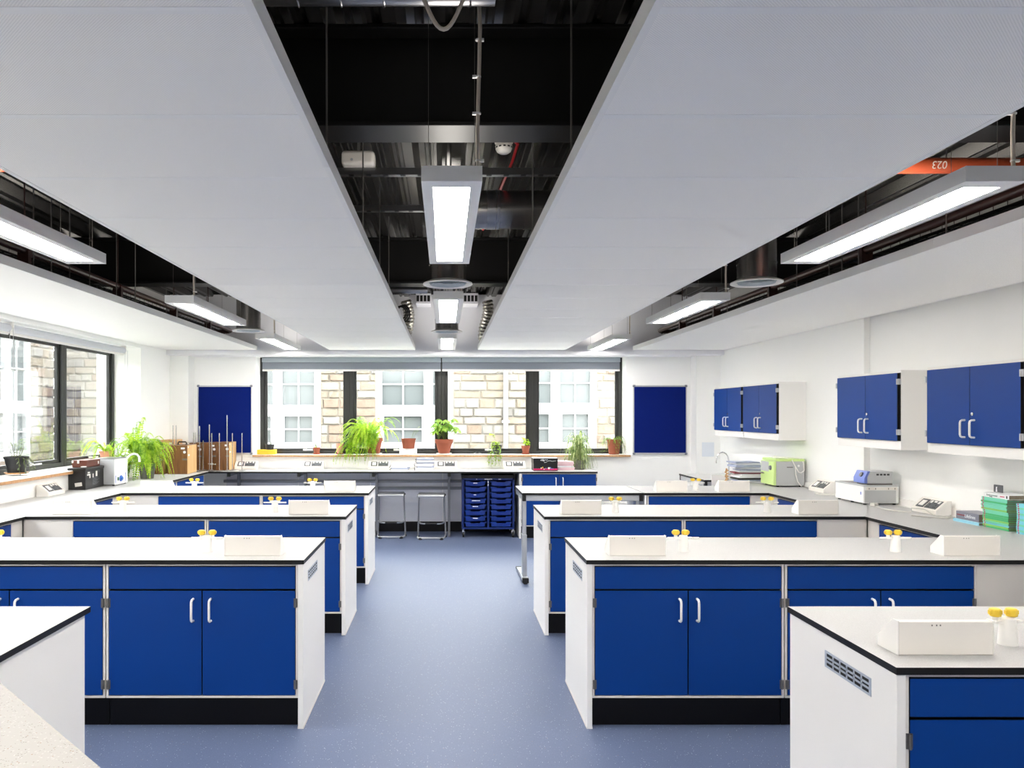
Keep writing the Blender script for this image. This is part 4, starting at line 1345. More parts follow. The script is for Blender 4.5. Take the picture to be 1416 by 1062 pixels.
tag(b.build('paper_notice', mat('pale_notice_paper', rgb(226, 232, 240), 0.7), smooth=False), 'faint pale blue sheet on the corner column by the cupboard wall', 'notice', None, (3.67, 10.5995, 1.08))
pinboard(2.685, 3.448, 'navy blue felt pin board on the end wall at the cupboard side')

# ------------------------------------------------------------------ wall cupboards
def make_cupboard(label, yc, wallx, W=0.94):
    """origin on the wall; front faces -x. Built facing -y and turned."""
    t = thing('overhead_cupboard', label, 'cupboard', (wallx, yc, 0), -PI / 2, 'blue cupboards on the wall')
    h = W / 2; D = wallx - 3.555
    b = MB(); b.box(-h, h, -D, -0.001, 1.395, 2.02); b.build('carcass', M['panel'], t, bevel=0.001, seg=1, smooth=False)
    b = MB(); b.box(-h + 0.002, h - 0.002, -D - 0.0008, -D, 1.465, 2.0); b.build('recess', M['seal'], t, smooth=False)
    mf = (1, 1, 0, 1, 1, 1)
    for s in (-1, 1):
        b = MB(); x0, x1 = (-h + 0.022, -0.002) if s < 0 else (0.002, h - 0.022)
        b.box(x0, x1, -D - 0.018, -D - 0.001, 1.468, 1.998, mf=mf)
        dd = b.build('door', [M['blue'], M['core']], t, smooth=False)
        b = MB(); hx = s * 0.047; hz = 1.52; y = -D - 0.018
        b.tube([(hx, y, hz), (hx, y - 0.022, hz + 0.001), (hx, y - 0.031, hz + 0.007), (hx, y - 0.034, hz + 0.018), (hx, y - 0.034, hz + 0.098), (hx, y - 0.031, hz + 0.109), (hx, y - 0.022, hz + 0.115), (hx, y, hz + 0.116)], 0.0068, n=10)
        b.build('door_handle', M['white'], dd)
        for z in (1.535, 1.93):
            b = MB(); b.box(s * (h - 0.011) - 0.013, s * (h - 0.011) + 0.013, -D - 0.021, -D - 0.001, z - 0.022, z + 0.022); b.cyl((s * (h - 0.018), -D - 0.022, z - 0.022), (s * (h - 0.018), -D - 0.022, z + 0.022), 0.006, n=10)
            b.build('door_hinge', M['alu'], dd, smooth=False)
        if s > 0:
            b = MB(); b.cyl((0.028, y, 1.678), (0.028, y - 0.004, 1.678), 0.011, n=16); b.box(0.026, 0.030, y - 0.006, y - 0.004, 1.672, 1.684); b.build('lock', M['chrome'], dd)
    return t
make_cupboard('blue wall cupboard nearest the end wall, touching its neighbour', 9.53, XR, 0.95)
make_cupboard('blue wall cupboard second from the end wall, its pale side showing', 8.56, XR, 0.95)
make_cupboard('blue wall cupboard above the water bath, third from the end wall', 6.395, 3.90, 0.95)
make_cupboard('blue wall cupboard fourth from the end wall, above the green books', 5.12, 3.90, 0.95)

# ------------------------------------------------------------------ things on the window-side worktop
Z = BH + 0.001
t = thing('equipment_case', 'glossy black case with pale stickers on the window-wall worktop', 'case', (-3.76, 7.955, Z), 0)
b = MB(); b.box(-0.09, 0.09, -0.21, 0.21, 0, 0.215); b.build('body', M['blackbox'], t, bevel=0.006)
b = MB(); b.box(-0.094, 0.094, -0.214, 0.214, 0.192, 0.224); b.build('lid', M['blackbox'], t, bevel=0.005)
b = MB(); b.obox((0.02, -0.2107, 0.055), (0.072, 0.001, 0.038), Matrix.Rotation(-0.14, 3, 'Y')); b.build('sticker', M['cream'], t, smooth=False)
b = MB()
for y, z, yy, zz in ((-0.16, 0.172, 0.05, 0.014), (-0.17, 0.15, 0.07, 0.014), (-0.12, 0.128, 0.02, 0.03), (-0.05, 0.135, 0.02, 0.04), (0.02, 0.15, 0.035, 0.055)):
    b.box(0.0902, 0.0912, y, y + yy, z - zz / 2, z + zz / 2)
b.build('printed_symbol', M['cream'], t, smooth=False)
b = MB()
for k in range(8):
    b.box(0.0902, 0.0908, -0.05, -0.05 + 0.10 + 0.05 * ((k * 7) % 3) / 2, 0.040 + 0.010 * k, 0.043 + 0.010 * k)
b.build('small_print', M['greyframe'], t, smooth=False)
t = thing('flat_box', 'shallow brown box lying on top of the black case', 'box', (-3.775, 7.985, Z + 0.225), 0)
b = MB(); b.box(-0.075, 0.075, -0.15, 0.155, 0, 0.068); b.build('body', M['maroon'], t, bevel=0.003)
b = MB(); b.box(-0.077, 0.077, -0.152, 0.157, 0.05, 0.071); b.build('lid', M['maroon'], t, bevel=0.003)
b = MB()
b.box(0.0772, 0.078, 0.10, 0.125, 0.02, 0.05); b.box(-0.02, 0.0, -0.1532, -0.152, 0.04, 0.072); b.box(-0.077, -0.06, -0.1532, -0.152, 0.045, 0.07)
b.build('tape_tab', M['cream'], t, smooth=False)
b = MB(); b.box(-0.02, 0.025, -0.02, 0.02, 0, 0.012)
tag(b.build('plug', M['cream'], bevel=0.004), 'pale plug lying on the front of the black case lid', 'plug', None, (-3.72, 7.81, Z + 0.225))

t = thing('water_bath', 'white tabletop bath with blue dial next to the black case', 'water bath', (-3.67, 8.33, Z), 0)
b = MB(); b.box(-0.125, 0.105, -0.15, 0.18, 0.012, 0.285); b.build('body', M['steelgrey'], t, bevel=0.006)
b = MB(); b.box(0.105, 0.111, -0.152, 0.182, 0.010, 0.287); b.build('front_panel', M['instr'], t, bevel=0.002)
b = MB(); b.box(-0.115, 0.10, -0.14, 0.17, 0.285, 0.297); b.build('lid', M['galv'], t, bevel=0.003)
b = MB(); b.box(0.111, 0.1125, -0.125, 0.12, 0.03, 0.045 + 0.06); p = b.build('control_plate', M['instr'], t, smooth=False)
b = MB(); b.box(0.1112, 0.1128, -0.135, -0.122, 0.03, 0.11); b.box(0.1112, 0.1128, 0.118, 0.135, 0.03, 0.125); b.build('blue_stripe', M['bluefront'], p, smooth=False)
b = MB(); b.cyl((0.112, 0.0, 0.07), (0.122, 0.0, 0.07), 0.034, 0.032, n=22); b.cyl((0.122, 0.0, 0.07), (0.136, 0.0, 0.07), 0.018, 0.016, n=18); b.build('dial', M['dial'], t)
b = MB(); b.box(0.112, 0.119, -0.085, -0.058, 0.052, 0.088); b.build('switch', M['darkgreen'], t, bevel=0.002)
b = MB()
for x in (-0.11, 0.09):
    for y in (-0.13, 0.16):
        b.cyl((x, y, 0), (x, y, 0.012), 0.012, n=12)
b.build('rubber_foot', M['rubber'], t)
b = MB()
b.tube([(0.07, 0.19, 0.25), (0.10, 0.21, 0.285), (0.13, 0.215, 0.315), (0.165, 0.22, 0.327), (0.20, 0.225, 0.318), (0.222, 0.225, 0.29), (0.228, 0.225, 0.235)], 0.012, n=12)
b.build('spout', M['white'], t)

# wooden cases
def case(x0, x1, y0, y1, h, label, handle=True, m='ply', latch=True):
    cx, cy = (x0 + x1) / 2, (y0 + y1) / 2
    t = thing('wooden_case', label, 'wooden case', (cx, cy, Z), 0, 'wooden instrument cases')
    w, d = (x1 - x0) / 2, (y1 - y0) / 2
    b = MB(); b.box(-w, w, -d, d, 0, h); b.build('body', M[m], t, bevel=0.004)
    b = MB(); b.box(w, w + 0.001, -d + 0.004, d - 0.004, 0.004, h - 0.004); b.build('lit_side', M['plylight'], t, smooth=False)  # lighter sheet paints the light falling on this side of the case
    if handle:
        b = MB()
        pts = [(-0.055, 0, h), (-0.055, 0, h + 0.022), (-0.045, 0, h + 0.036), (0.045, 0, h + 0.036), (0.055, 0, h + 0.022), (0.055, 0, h)]
        b.tube(pts, 0.0085, n=10); b.box(-0.07, -0.042, -0.012, 0.012, h, h + 0.006); b.box(0.042, 0.07, -0.012, 0.012, h, h + 0.006)
        b.build('handle', M['rubber'], t)
    b = MB()
    b.box(w * 0.35, w * 0.75, -d - 0.0008, -d, h * 0.86, h * 0.92)
    if latch:
        b.cyl((w * 0.72, -d, h * 0.76), (w * 0.72, -d - 0.001, h * 0.76), 0.018, n=18)
        b.box(w + 0.001, w + 0.0015, -d + 0.03, -d + 0.09, h * 0.62, h * 0.68); b.box(w + 0.001, w + 0.0015, -d + 0.02, -d + 0.05, h * 0.9, h * 0.95)
    b.build('paper_label', M['paper'], t, smooth=False)
    b = MB(); b.box(w * 0.5, w * 0.98, -d - 0.004, -d, h * 0.48, h * 0.54); b.cyl((w * 0.7, -d - 0.008, h * 0.51), (w * 0.7, -d, h * 0.51), 0.008, n=10)
    b.build('latch', M['hinge'], t, smooth=False)
case(-3.572, -3.318, 9.77, 10.14, 0.373, 'brown plywood case with black handle standing forward of the other cases')
case(-3.835, -3.628, 9.77, 10.12, 0.36, 'brown plywood case with black handle half hidden behind the fern')
case(-3.838, -3.655, 10.22, 10.56, 0.425, 'taller pale plywood case against the corner column', False, 'plylight', False)
case(-3.53, -3.355, 10.47, 10.80, 0.375, 'plywood case with white label just behind the foremost tall rod', False)
case(-3.345, -3.158, 10.47, 10.80, 0.378, 'plywood case in the middle of three behind the clamp stands', False)
case(-3.150, -2.972, 10.44, 10.80, 0.385, 'plywood case with white label in front of the pin board', False)

# retort stands
def make_stand(label, x, y, rod_h, bw=0.10, bd=0.16, rz=0.0):
    t = thing('clamp_stand', label, 'clamp stand', (x, y, Z), rz, 'laboratory clamp stands')
    b = MB(); b.box(-bw / 2, bw / 2, -bd * 0.35, bd * 0.65, 0.0, 0.009); b.build('base', M['galv'], t, bevel=0.003)
    b = MB(); b.cyl((0, 0, 0.008), (0, 0, rod_h - 0.003), 0.006, n=12); b.cyl((0, 0, rod_h - 0.003), (0, 0, rod_h), 0.006, 0.004, n=12); b.build('rod', M['chrome'], t)
    return t
def st(px_, top, y):
    return ((px_ - 615.5) * y / 1050.0, y, CAM_H - (top - 572) * y / 1050.0 - Z)
stands = [(276, 589, 10.24, 'clamp stand with tall bright rod beside the forward wooden case'),
          (281, 609, 10.38, 'clamp stand with the shortest rod beside the forward wooden case'),
          (289.6, 587, 10.375, 'clamp stand with tall grey rod before the middle wooden case'),
          (292.9, 599, 10.24, 'clamp stand with bright rod and cross clamp before the middle wooden case'),
          (303.4, 599, 10.28, 'clamp stand with grey rod between the two labelled wooden cases'),
          (314.0, 574, 10.34, 'clamp stand with the tallest bright rod, against the navy pin board'),
          (321.3, 599, 10.37, 'clamp stand with bright rod at the corner of the last wooden case'),
          (334.6, 599, 10.34, 'clamp stand on its own before the socket box under the pin board')]
for k, (px_, top, y, lab) in enumerate(stands):
    x, y, h = st(px_, top, y)
    make_stand(lab, x, y, h, 0.060, 0.13)
t = thing('boss_clamp', 'small steel cross clamp fixed on a clamp stand rod', 'clamp', ((292.9 - 615.5) * 10.24 / 1050, 10.24, Z + 0.10))
b = MB(); b.box(-0.014, 0.014, -0.014, 0.014, -0.012, 0.012); b.build('body', M['alu'], t, bevel=0.003)
b = MB(); b.cyl((-0.045, -0.012, 0.004), (0.06, -0.012, -0.004), 0.005, n=10); b.cyl((0.045, -0.012, -0.003), (0.062, -0.012, -0.004), 0.010, n=10); b.build('screw', M['chrome'], t)
for px_, y, lab in ((239.0, 10.15, 'thin dark rod standing behind the pale tall case'), (243.3, 10.16, 'thin steel rod just beside the dark rod behind the cases')):
    x = (px_ - 615.5) * y / 1050
    h = CAM_H - (588 - 572) * y / 1050 - Z
    make_stand(lab, x, y, h, 0.03, 0.05)
for px_, lab in ((267.6, 'short dark rod standing by the corner column behind the cases'), (269.6, 'short bright rod standing by the corner column behind the cases')):
    make_stand(lab, (px_ - 615.5) * 10.41 / 1050, 10.41, CAM_H - (598 - 572) * 10.41 / 1050 - Z, 0.015, 0.05)

# ------------------------------------------------------------------ plants
def pot_mb(r0, r1, h, rim=0.0, rimh=0.02, n=24):
    b = MB()
    prof = [(r0 * 0.97, 0.0), (r0, 0.004)]
    if rim:
        prof += [(r1, h - rimh), (r1 + rim, h - rimh), (r1 + rim + 0.002, h)]
        re = r1 + rim + 0.002
    else:
        prof += [(r1, h)]; re = r1
    prof += [(re - 0.008, h), (re - 0.012, h - 0.02)]
    b.lathe(prof, n=n)
    return b

def arch(p, az, out, up, droop, n):
    """frond axis: leaves P, rises UP, reaches OUT and falls DROOP."""
    pts = []
    for k in range(n + 1):
        s = k / n
        r = out * (1 - (1 - s) ** 1.5)
        z = up * math.sin(min(1.0, s * 1.5) * PI / 2) - droop * max(0.0, s - 0.25) ** 1.6 / 0.75 ** 1.6
        pts.append(Vector((p[0] + r * math.cos(az), p[1] + r * math.sin(az), p[2] + z)))
    return pts

def frond(b, pts, wmax, m, rr, taper=True, thick=0.0014):
    N = len(pts) - 1
    b.tube(pts, thick, n=4, m=m, caps=False)
    for k in range(1, N + 1):
        s = k / N
        w = wmax * (math.sin(PI * min(1, s * 0.9 + 0.12)) ** 0.7 if taper else 1)
        d = (pts[k] - pts[k - 1])
        L = d.length; d.normalize()
        side = d.cross(Vector((0, 0, 1)))
        if side.length < 0.1:
            side = d.cross(Vector((rr.uniform(-1, 1), rr.uniform(-1, 1), 0)))
        side.normalize()
        upv = side.cross(d)
        for q in (-1, 1):
            for sub in (0.0, 0.5):
                o = pts[k - 1] + (pts[k] - pts[k - 1]) * sub
                tip = o + side * (q * w) + d * (w * 0.25) - upv * (w * rr.uniform(0.0, 0.35))
                h = L * 0.24
                b.add([o - d * h * .3, o + side * (q * w * .55) - d * h * .6, tip, o + side * (q * w * .5) + d * h * 1.2], [(0, 1, 2, 3)], m)

def fern(parent, base, n, rr, lean, lo, hi, up, droop, w, m, zmin=None, seg=16, mats=None, xmin=-9.0):
    b = MB()
    for k in range(n):
        az = rr.uniform(0, 2 * PI)
        if lean and rr.random() < lean[1]:
            az = lean[0] + rr.gauss(0, 0.7)
        out = rr.uniform(lo, hi)
        pts = arch((base[0] + rr.uniform(-.03, .03), base[1] + rr.uniform(-.03, .03), base[2]), az, out, rr.uniform(*up), rr.uniform(*droop), seg)
        pts = [Vector((max(p.x, xmin) if p.z < 0.26 else p.x, p.y, max(p.z, zmin(p) + rr.uniform(0.004, 0.02)) if zmin else p.z)) for p in pts]
        frond(b, pts, w * rr.uniform(0.7, 1.1), rr.choice((0, 0, 1)), rr)
    return b.build('foliage', mats or [M['fern'], M['ferndark']], parent, smooth=False, fix=False)

def plantpot(parent, r0, r1, h, m, rim=0.0, rimh=0.02, saucer=None):
    p = pot_mb(r0, r1, h, rim, rimh).build('pot', M[m], parent)
    b = MB(); rs = (r1 + rim) - 0.011; b.cyl((0, 0, h - 0.024), (0, 0, h - 0.016), rs, n=20); b.build('soil', M['soil'], p)
    if saucer:
        b = MB(); b.lathe([(r0 * 0.9, -0.012), (r0 * 1.25, -0.010), (r0 * 1.45, 0.006), (r0 * 1.38, 0.006), (r0 * 1.2, -0.006), (0.0, -0.006)], n=24)
        b.build('saucer', M[saucer], p)
    return p

SL = 1.1015     # side sill level
SE = 1.0935     # end sill level
# big fern in a grey pot on the window-wall worktop
rr = random.Random(3)
t = thing('fern', 'big bright green fern cascading over the window-wall worktop by the wooden cases', 'plant', (-3.58, 9.12, Z), 0)
plantpot(t, 0.075, 0.10, 0.17, 'greypot')
def floor_top(p):
    return 0.0 if p.x < 0.40 else -0.2
fern(t, (-0.06, 0.0, 0.18), 96, rr, (-0.35, 0.55), 0.18, 0.40, (0.14, 0.38), (0.12, 0.50), 0.050, 0, floor_top, xmin=-0.21)
fern(t, (-0.12, -0.05, 0.22), 14, rr, (PI * 0.9, 0.4), 0.10, 0.28, (0.30, 0.56), (0.0, 0.14), 0.046, 0, lambda p: 0.24 if p.x < -0.26 else 0.0, xmin=-0.21)
# pink pot with airy fern on the side sill
t = thing('potted_fern', 'airy fern in a pale pink clay pot on the side window sill', 'plant', (-4.03, 9.02, SL), 0)
plantpot(t, 0.052, 0.066, 0.135, 'terrapale', 0.006, 0.03)
fern(t, (0, 0, 0.13), 22, rr, (-PI * 0.62, 0.65), 0.16, 0.34, (0.10, 0.22), (0.10, 0.40), 0.02, 0, lambda p: 0.0 if p.x > -0.13 else 0.0)
# black pot with a wilting plant on the side sill
def leafy(b, p, d, L, W, m=0, fold=0.25, cup=0.0):
    """pointed oval leaf from P along D, folded along its midrib."""
    d = Vector(d).normalized()
    s = d.cross(Vector((0, 0, 1)))
    if s.length < 0.05:
        s = Vector((1, 0, 0))
    s.normalize(); u = s.cross(d)
    prof = ((0.0, 0.0), (0.22, 0.34), (0.5, 0.5), (0.78, 0.32), (1.0, 0.0))
    mid = [Vector(p) + d * (L * a) - u * (cup * L * a * a) for a, _ in prof]
    vs = list(mid)
    for q in (-1, 1):
        for (a, w), c in zip(prof[1:-1], mid[1:-1]):
            vs.append(c + s * (q * w * W) + u * (fold * w * W))
    b.add(vs, [(0, 1, 5), (1, 2, 6, 5), (2, 3, 7, 6), (3, 4, 7), (0, 8, 1), (1, 8, 9, 2), (2, 9, 10, 3), (3, 10, 4)], m)

t = thing('potted_plant', 'wilting dark plant in a black plastic pot on the side window sill', 'plant', (-4.02, 7.12, SL), 0)
plantpot(t, 0.072, 0.098, 0.165, 'blackpot', 0.008, 0.022, 'oak')
for g in [o for o in bpy.data.objects if o.name.startswith('saucer')][-1:]:
    g.location.z = 0.012
for ch in [o for o in bpy.data.objects if o.parent == t and o.name.startswith('pot')]:
    ch.location.z = 0.0125
b = MB(); c = MB()
for k in range(9):
    az = rr.uniform(0, 2 * PI); r0_ = rr.uniform(0, 0.05); h = rr.uniform(0.10, 0.19)
    p0 = Vector((r0_ * math.cos(az), r0_ * math.sin(az), 0.15)); p1 = p0 + Vector((0.05 * math.cos(az), 0.05 * math.sin(az), h))
    c.tube([p0, (p0 + p1) / 2 + Vector((0.01, 0.0, 0.01)), p1], 0.0018, n=5)
    for j in range(6):
        q = p0 + (p1 - p0) * (0.35 + 0.13 * j); a2 = rr.uniform(0, 2 * PI)
        leafy(b, q, (math.cos(a2), math.sin(a2), rr.uniform(-.5, .4)), rr.uniform(0.022, 0.04), 0.014)
for k in range(5):
    az = -0.9 + 0.35 * k
    pts = arch((0.05 * math.cos(az), 0.05 * math.sin(az), 0.165), az, 0.10, 0.02, 0.14, 8)
    c.tube(pts, 0.0018, n=5)
    for j in range(2, 9):
        leafy(b, pts[j], (rr.uniform(-1, 1), rr.uniform(-1, 1), -0.8), 0.04, 0.018)
b.build('foliage', M['dull'], t, smooth=False, fix=False); c.build('stem', M['stem'], t)

# ---- plants along the end-window sill
def leafplant(t, base, n, rr, h, spread, leafL, leafW, m='leaf', palm=0, thick=0.002):
    b = MB(); c = MB()
    for k in range(n):
        az = rr.uniform(0, 2 * PI)
        top = Vector((base[0] + spread * rr.uniform(.3, 1) * math.cos(az), base[1] + 0.6 * spread * rr.uniform(.3, 1) * math.sin(az), base[2] + h * rr.uniform(.45, 1)))
        p0 = Vector(base)
        mid = (p0 + top) / 2 + Vector((0, 0, h * 0.12))
        c.tube([p0, mid, top], thick, n=5)
        if palm:
            tilt = rr.uniform(-.3, .3)
            for j in range(palm):
                a2 = 2 * PI * j / palm + tilt
                leafy(b, top, (math.cos(a2), math.sin(a2), -0.45), leafL * rr.uniform(.8, 1.1), leafW, 0, 0.2, 0.25)
        else:
            for j in range(5):
                q = p0 + (top - p0) * (0.4 + 0.15 * j); a2 = rr.uniform(0, 2 * PI)
                leafy(b, q, (math.cos(a2), math.sin(a2), rr.uniform(-.4, .3)), leafL * rr.uniform(.7, 1.1), leafW, 0, 0.2, 0.3)
    b.build('foliage', M[m], t, smooth=False, fix=False); c.build('stem', M['stem'], t)

YS = YB + 0.10
def sx(px_, y=YS):
    return (px_ - 615.5) * y / 1050.0
b = MB(); b.box(-0.135, 0.135, -0.05, 0.05, 0, 0.068)
tag(b.build('yellow_box', M['ytag'], bevel=0.003), 'bright yellow box on the end sill under a black pot', 'box', None, (sx(369), YS, SE + 0.0005))
t = thing('potted_plant', 'small spiky seedling in a black pot standing on the yellow box', 'plant', (sx(373), YS, SE + 0.069), 0)
plantpot(t, 0.056, 0.064, 0.075, 'blackpot', 0.002, 0.014)
b = MB()
for k in range(8):
    az = rr.uniform(0, 2 * PI); o = 0.03 + 0.08 * rr.random()
    leafy(b, (0.01 * math.cos(az), 0.01 * math.sin(az), 0.058), (o * math.cos(az), o * math.sin(az), 0.09), rr.uniform(.05, .10), 0.008)
leafy(b, (-0.04, 0, 0.06), (-0.9, 0, 0.8), 0.085, 0.006)
b.build('foliage', M['dull'], t, smooth=False, fix=False)
t = thing('potted_plant', 'tiny pale seedling in a small square terracotta pot on the end sill', 'plant', (sx(438), YS, SE + 0.013), 0)
plantpot(t, 0.038, 0.046, 0.088, 'terracotta', 0.005, 0.022, 'terracotta')
leafplant(t, (0, 0, 0.07), 5, rr, 0.10, 0.05, 0.03, 0.018, 'fern')
t = thing('potted_plant', 'empty-looking pale clay pot with one bent stalk left of the big end-sill fern'.replace(' left of', ' just before'), 'plant', (sx(470), YS - 0.01, SE + 0.013), 0)
plantpot(t, 0.04, 0.058, 0.145, 'terrapale', 0.0, 0.02, 'terracotta')
b = MB(); b.tube([(0.0, 0, 0.12), (-0.015, 0, 0.17), (-0.05, 0, 0.205)], 0.0035, n=6); b.build('stem', M['stem'], t)
# the big trailing fern
rr = random.Random(11)
t = thing('fern', 'large yellow-green trailing fern in a terracotta pot hanging over the end sill', 'plant', (sx(517), YS, SE + 0.012), 0)
plantpot(t, 0.082, 0.118, 0.225, 'terracotta', 0.01, 0.05, 'cream')
def ftop(p):
    if p.y > -0.155:
        return 0.004
    return -0.19 if p.y > -0.8 else -1
fern(t, (-0.05, -0.02, 0.225), 62, rr, (PI * 1.05, 0.5), 0.22, 0.50, (0.14, 0.36), (0.10, 0.50), 0.050, 0, ftop)
rr2 = random.Random(5)
b = MB()
for k in range(44):
    # long fronds hanging in front of the sill down to the worktop
    x = rr2.gauss(-0.30, 0.11) if k < 36 else rr2.gauss(-0.01, 0.03)
    pts = []
    zl = rr2.uniform(-0.18, 0.0) if k < 36 else rr2.uniform(-0.10, 0.02)
    for j in range(17):
        s = j / 16
        pts.append(Vector((x * (1 - (1 - s) ** 2) + 0.03 * math.sin(4 * s + k), -0.02 - 0.17 * min(1, s * 1.6), 0.22 + 0.14 * math.sin(min(1, s * 2) * PI / 2) - (0.36 - zl) * max(0, s - .2) / .8)))
    frond(b, pts, 0.048, rr2.choice((0, 0, 1)), rr2)
b.build('trailing_foliage', [M['fern'], M['ferndark']], t, smooth=False, fix=False)
b = MB(); b.box(-0.125, 0.125, -0.055, 0.055, 0, 0.085)
tag(b.build('white_box', M['white'], bevel=0.003), 'plain white box on the end sill under a brown pot', 'box', None, (sx(564.5), YS, SE + 0.0005))
t = thing('potted_plant', 'reddish brown plastic pot with a thin stalk standing on the white box', 'plant', (sx(565), YS, SE + 0.086), 0)
plantpot(t, 0.086, 0.10, 0.142, 'terracotta', 0.003, 0.02)
b = MB(); b.tube([(0.04, 0, 0.12), (0.06, 0, 0.2), (0.10, 0, 0.265), (0.13, 0, 0.29)], 0.003, n=6); b.tube([(0.06, 0, 0.12), (0.09, 0, 0.19), (0.115, 0, 0.24)], 0.0025, n=6); b.build('stem', M['stem'], t)
b = MB(); leafy(b, (0.13, 0, 0.29), (0.8, 0, 0.6), 0.05, 0.02); leafy(b, (0.115, 0, 0.24), (0.8, 0, 0.6), 0.04, 0.02); b.build('foliage', M['leaf'], t, smooth=False, fix=False)
t = thing('potted_plant', 'umbrella-leaved plant in a large terracotta pot on a white saucer, end sill', 'plant', (sx(614), YS, SE + 0.013), 0)
plantpot(t, 0.078, 0.118, 0.205, 'terracotta', 0.012, 0.055, 'cream')
leafplant(t, (0.0, 0, 0.18), 13, rr, 0.34, 0.19, 0.115, 0.046, 'leaf', 7, 0.003)
leafplant(t, (-0.08, 0, 0.19), 7, rr, 0.26, 0.24, 0.11, 0.046, 'leaf', 7, 0.003)
t = thing('tea_light', 'little dark dish with a white saucer beside the trailing plant, end sill', 'dish', (sx(660), YS - 0.03, SE + 0.001), 0)
b = MB(); b.lathe([(0.045, 0.0), (0.055, 0.012), (0.05, 0.012), (0.04, 0.004), (0.0, 0.004)], n=20); b.build('saucer', M['white'], t)
b = MB(); b.lathe([(0.028, 0.005), (0.032, 0.035), (0.026, 0.035), (0.022, 0.02), (0.0, 0.02)], n=18); b.build('cup', M['blackpot'], t)
# black pot with trailing plant
t = thing('potted_plant', 'trailing plant in a black pot hanging over the middle of the end sill', 'plant', (sx(687), YS, SE + 0.0005), 0)
plantpot(t, 0.05, 0.075, 0.135, 'blackpot', 0.0, 0.02)
b = MB(); c = MB(); rr = random.Random(21)
for k in range(11):
    x1 = rr.choice((-0.13, -0.10, -0.02, 0.03, -0.06)) + rr.gauss(0, 0.03)
    end = rr.uniform(-0.19, -0.03)
    pts = [Vector((x1 * s ** 0.7 * 1.0 + 0.012 * math.sin(6 * s + k), -0.02 - 0.165 * min(1, s * 1.7), 0.13 + 0.06 * math.sin(PI * min(1, 1.4 * s)) - (0.13 - end) * max(0, s - .25) / .75)) for s in [j / 14 for j in range(15)]]
    c.tube(pts, 0.0016, n=4)
    for j in range(3, 15):
        for q in (0, 1):
            leafy(b, pts[j], (rr.uniform(-1, 1), rr.uniform(-1, .2), rr.uniform(-.7, .3)), rr.uniform(.022, .036), 0.017, rr.choice((0, 1)))
for k in range(4):
    az = 2.2 + 0.4 * k
    pts = arch((0, 0, 0.13), az, 0.10, 0.16, 0.02, 8); c.tube(pts, 0.0015, n=4)
    for j in range(3, 9):
        leafy(b, pts[j], (rr.uniform(-1, 1), rr.uniform(-1, 1), rr.uniform(-.2, .6)), 0.035, 0.016, 0)
b.build('foliage', [M['fern'], M['leaf']], t, smooth=False, fix=False); c.build('stem', M['stem'], t)
t = thing('potted_plant', 'small leafy plant in a little terracotta pot before the end-window mullion', 'plant', (sx(727), YS, SE + 0.013), 0)
plantpot(t, 0.043, 0.056, 0.11, 'terracotta', 0.006, 0.03, 'terracotta')
leafplant(t, (0, 0, 0.09), 8, rr, 0.18, 0.11, 0.06, 0.03, 'fern')
# striped spider plant on the worktop
t = thing('spider_plant', 'tall striped spider plant in a grey pot at the end of the far worktop', 'plant', (sx(800, 10.62), 10.62, Z), 0)
plantpot(t, 0.085, 0.105, 0.13, 'greypot')
b = MB(); rr = random.Random(8)
for k in range(120):
    az = rr.uniform(0, 2 * PI)
    o = rr.uniform(0.08, 0.28); up = rr.uniform(0.22, 0.50); dr = rr.uniform(0.20, 0.62)
    h0 = rr.uniform(0.10, 0.36)
    pts = []
    for j in range(11):
        s = j / 10
        r = o * (1 - (1 - s) ** 1.7)
        y = r * math.sin(az)
        if y > 0.12: y = 0.12
        z = h0 + (up * 0.5) * math.sin(min(1, 1.7 * s) * PI / 2) - dr * max(0, s - .3) ** 1.4 / .7 ** 1.4
        pts.append(Vector((r * math.cos(az), y, max(0.012 + 0.02 * rr.random(), z))))
    w0 = rr.uniform(0.006, 0.010)
    sd = Vector((-math.sin(az), math.cos(az), 0))
    vs = []
    for j, p in enumerate(pts):
        w = w0 * (1 - (j / 10) ** 2.2) + 0.0008
        vs += [p - sd * w, p + Vector((0, 0, -w * 0.4)), p + sd * w]
    fs = []
    for j in range(10):
        a = 3 * j
        fs += [(a, a + 1, a + 4, a + 3), (a + 1, a + 2, a + 5, a + 4)]
    b.add(vs, fs, 0)
b.build('foliage', [M['spider']], t, smooth=False, fix=False)
b = MB(); b.tube([(0, 0, 0.10), (0.004, 0, 0.25), (0, 0, 0.42)], [0.02, 0.016, 0.01], n=8); b.build('stem', M['stem'], t)
t = thing('potted_plant', 'terracotta pot of straggling thin leaves at the cupboard end of the end sill', 'plant', (sx(849), YS, SE + 0.0005), 0)
plantpot(t, 0.072, 0.098, 0.215, 'terracotta', 0.003, 0.02)
b = MB(); c = MB(); rr = random.Random(31)
for k in range(30):
    az = rr.uniform(PI * 0.85, PI * 2.15)
    pts = arch((0.02 * math.cos(az), 0.02 * math.sin(az), 0.2), az, rr.uniform(0.10, 0.16), rr.uniform(0.03, 0.10), rr.uniform(0.05, 0.26), 9)
    c.tube([Vector((p.x, p.y, max(p.z, 0.01) if p.y > -0.15 else p.z)) for p in pts], 0.0018, n=4)
    for j in range(2, 10):
        leafy(b, pts[j], (math.cos(az) + rr.uniform(-.6, .6), math.sin(az) + rr.uniform(-.6, .6), rr.uniform(-.9, .2)), rr.uniform(.04, .065), 0.007, 0)
b.build('foliage', [M['ferndark']], t, smooth=False, fix=False); c.build('stem', M['stem'], t)

